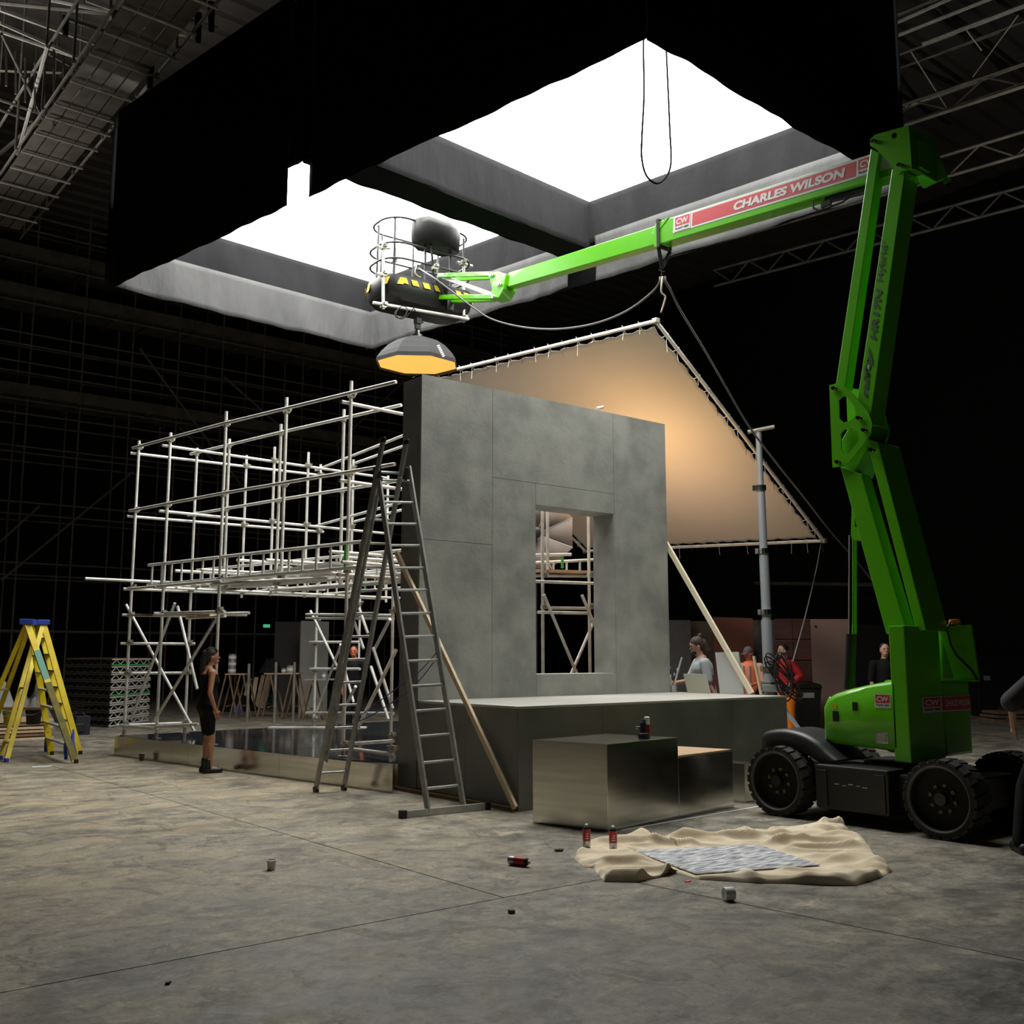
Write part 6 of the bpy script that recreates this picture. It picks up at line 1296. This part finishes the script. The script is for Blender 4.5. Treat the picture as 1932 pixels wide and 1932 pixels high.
flat(1262, 1302, 1170, 24.0, mat('slate_flat', (.10, .10, .105), .8, noise=.15), 'slate grey scenery flat right behind the edge of the set wall')
flat(1302, 1350, 1172, 24.2, mat('olive_brown_flat', (.12, .09, .07), .85, col2=(.07, .055, .045), nscale=2), 'blotchy olive brown scenery flat behind the man with the bun')
flat(1346, 1420, 1164, 23.6, mat('rust_flat', (.20, .07, .045), .75, noise=.25, nscale=1.2), 'smooth rust brown scenery flat behind the man in the cap', top_skew=.03)
flat(1418, 1462, 1170, 24.6, mat('black_streaked_flat', (.035, .03, .03), .8, col2=(.12, .10, .09), nscale=4), 'black streaked scenery flat behind the grey stand')
bw = flat(1460, 1530, 1171, 24.2, M_BRK, 'dark red mottled scenery wall of wide blocks behind the red jacket')
o_ = V(bw.location); 
for r_ in range(5):
    for c_ in range(2):
        pa = atD(1461 + c_ * 34, 1173, 24.18); w_ = (atD(1494 + c_ * 34, 1173, 24.18) - pa); pa = V((pa.x, pa.y, .03 + r_ * .49)); MB().obox(pa, V((w_.x, w_.y, 0)), -FWH * .025, UPZ * .47).build('block', M_BRK, bw, bevel=.008)
mf = flat(1529, 1607, 1168, 22.5, mat('dusky_pink_flat', (.32, .20, .17), .8, noise=.06, nscale=2), 'dusky pink plain scenery flat behind the lift hydraulic cylinder')
ph = atD(1539, 1182, 22.48); MB().tube(ph - FWH * .01, ph + FWH * .005, .022, 12).build('hole', M_BLACKM, mf)
flat(1610, 1700, 1178, 26.5, mat('near_black_flat', (.02, .018, .018), .8), 'near black flat behind the man at the lift arm', yaw=.4)
p = g0(1477, 1346); tag(MB().obox(V((p.x, p.y, 0)) , RT * .14, FWH * .02, UPZ * .45).build('panel_offcut', mat('pink_offcut', (.38, .25, .20), .8), None), 'small dusky pink panel offcut standing beside the red jacket person', 'panel')
# wheelie bin
p = g0(1528, 1384); t = thing('wheelie_bin', 'black wheelie bin with a pale label between the red jacket person and the lift', 'bin', p)
u_, f_ = RT, FWH
def ring(z, w, dp): return [p + u_ * (sx_ * w) + f_ * (sy_ * dp + .3) + UPZ * z for sx_, sy_ in ((-1, -1), (1, -1), (1, 1), (-1, 1))]
v = ring(.06, .22, .20) + ring(.92, .29, .28); MB().add(v, [(3, 2, 1, 0), (4, 5, 6, 7), (0, 1, 5, 4), (1, 2, 6, 5), (2, 3, 7, 6), (3, 0, 4, 7)]).build('body', M_BLACK, t, bevel=.02)
MB().prism([p + u_ * (-.31) + f_ * .0 + UPZ * .92, p + u_ * .31 + UPZ * .92, p + u_ * .28 + UPZ * 1.0, p + u_ * .12 + UPZ * 1.05, p - u_ * .12 + UPZ * 1.05, p - u_ * .28 + UPZ * 1.0], f_ * .6).build('lid', M_BLACK, t, bevel=.02)
MB().cbox(p + UPZ * .78 + f_ * .03, .26, .01, .11, Matrix((RT, FWH, UPZ)).transposed()).build('label_plate', M_ALU_D, t)
for sx_ in (-1, 1): MB().tube(p + u_ * (sx_ * .24) + f_ * .5 + UPZ * .09, p + u_ * (sx_ * .29) + f_ * .5 + UPZ * .09, .09, 16).build('wheel', M_RUBBER, t)
# right background: timber, case
for i in range(3):
    q0 = g0(1876, 1362 - i * 0) ; tag(MB().obox(V((q0.x, q0.y, i * .09)) + RT * i * .06, RT * 1.6, FWH * .9, UPZ * .06).build('timber_board', M_WOOD_D, None), ['lowest', 'middle', 'topmost'][i] + ' board of the low dark stack behind the lift at the right edge', 'board', 'dark boards at the right')
    if i < 2: tag(MB().obox(V((q0.x, q0.y, i * .09 + .0605)) + RT * (.3 + i * .06), RT * .1, FWH * .9, UPZ * .029).build('spacer_batten', M_WOOD_D, None), ['lower', 'upper'][i] + ' spacer between the dark boards at the right edge', 'batten', 'spacers at the right')
q0 = g0(1866, 1352); t = thing('equipment_case', 'tall black equipment cabinet behind the lift counterweight with a pale label', 'cabinet', q0)
MB().obox(q0 - RT * .25, RT * .5, FWH * .5, UPZ * 1.32).build('box', M_BLACK, t, bevel=.02); MB().obox(q0 - RT * .08 - FWH * .008 + UPZ * .95, RT * .17, FWH * .008, UPZ * .12).build('label_plate', M_ALU, t)
# white strip added for the glancing bright streak at the plinth far edge
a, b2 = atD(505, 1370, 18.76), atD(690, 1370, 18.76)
tag(MB().obox(V((a.x, a.y, .312)), V((b2.x - a.x, b2.y - a.y, 0)), FWH * .20, UPZ * .012).build('streak_strip', M_WHITE, None), 'narrow white strip added as a glancing bright streak on the far part of the mirrored plinth', 'strip')
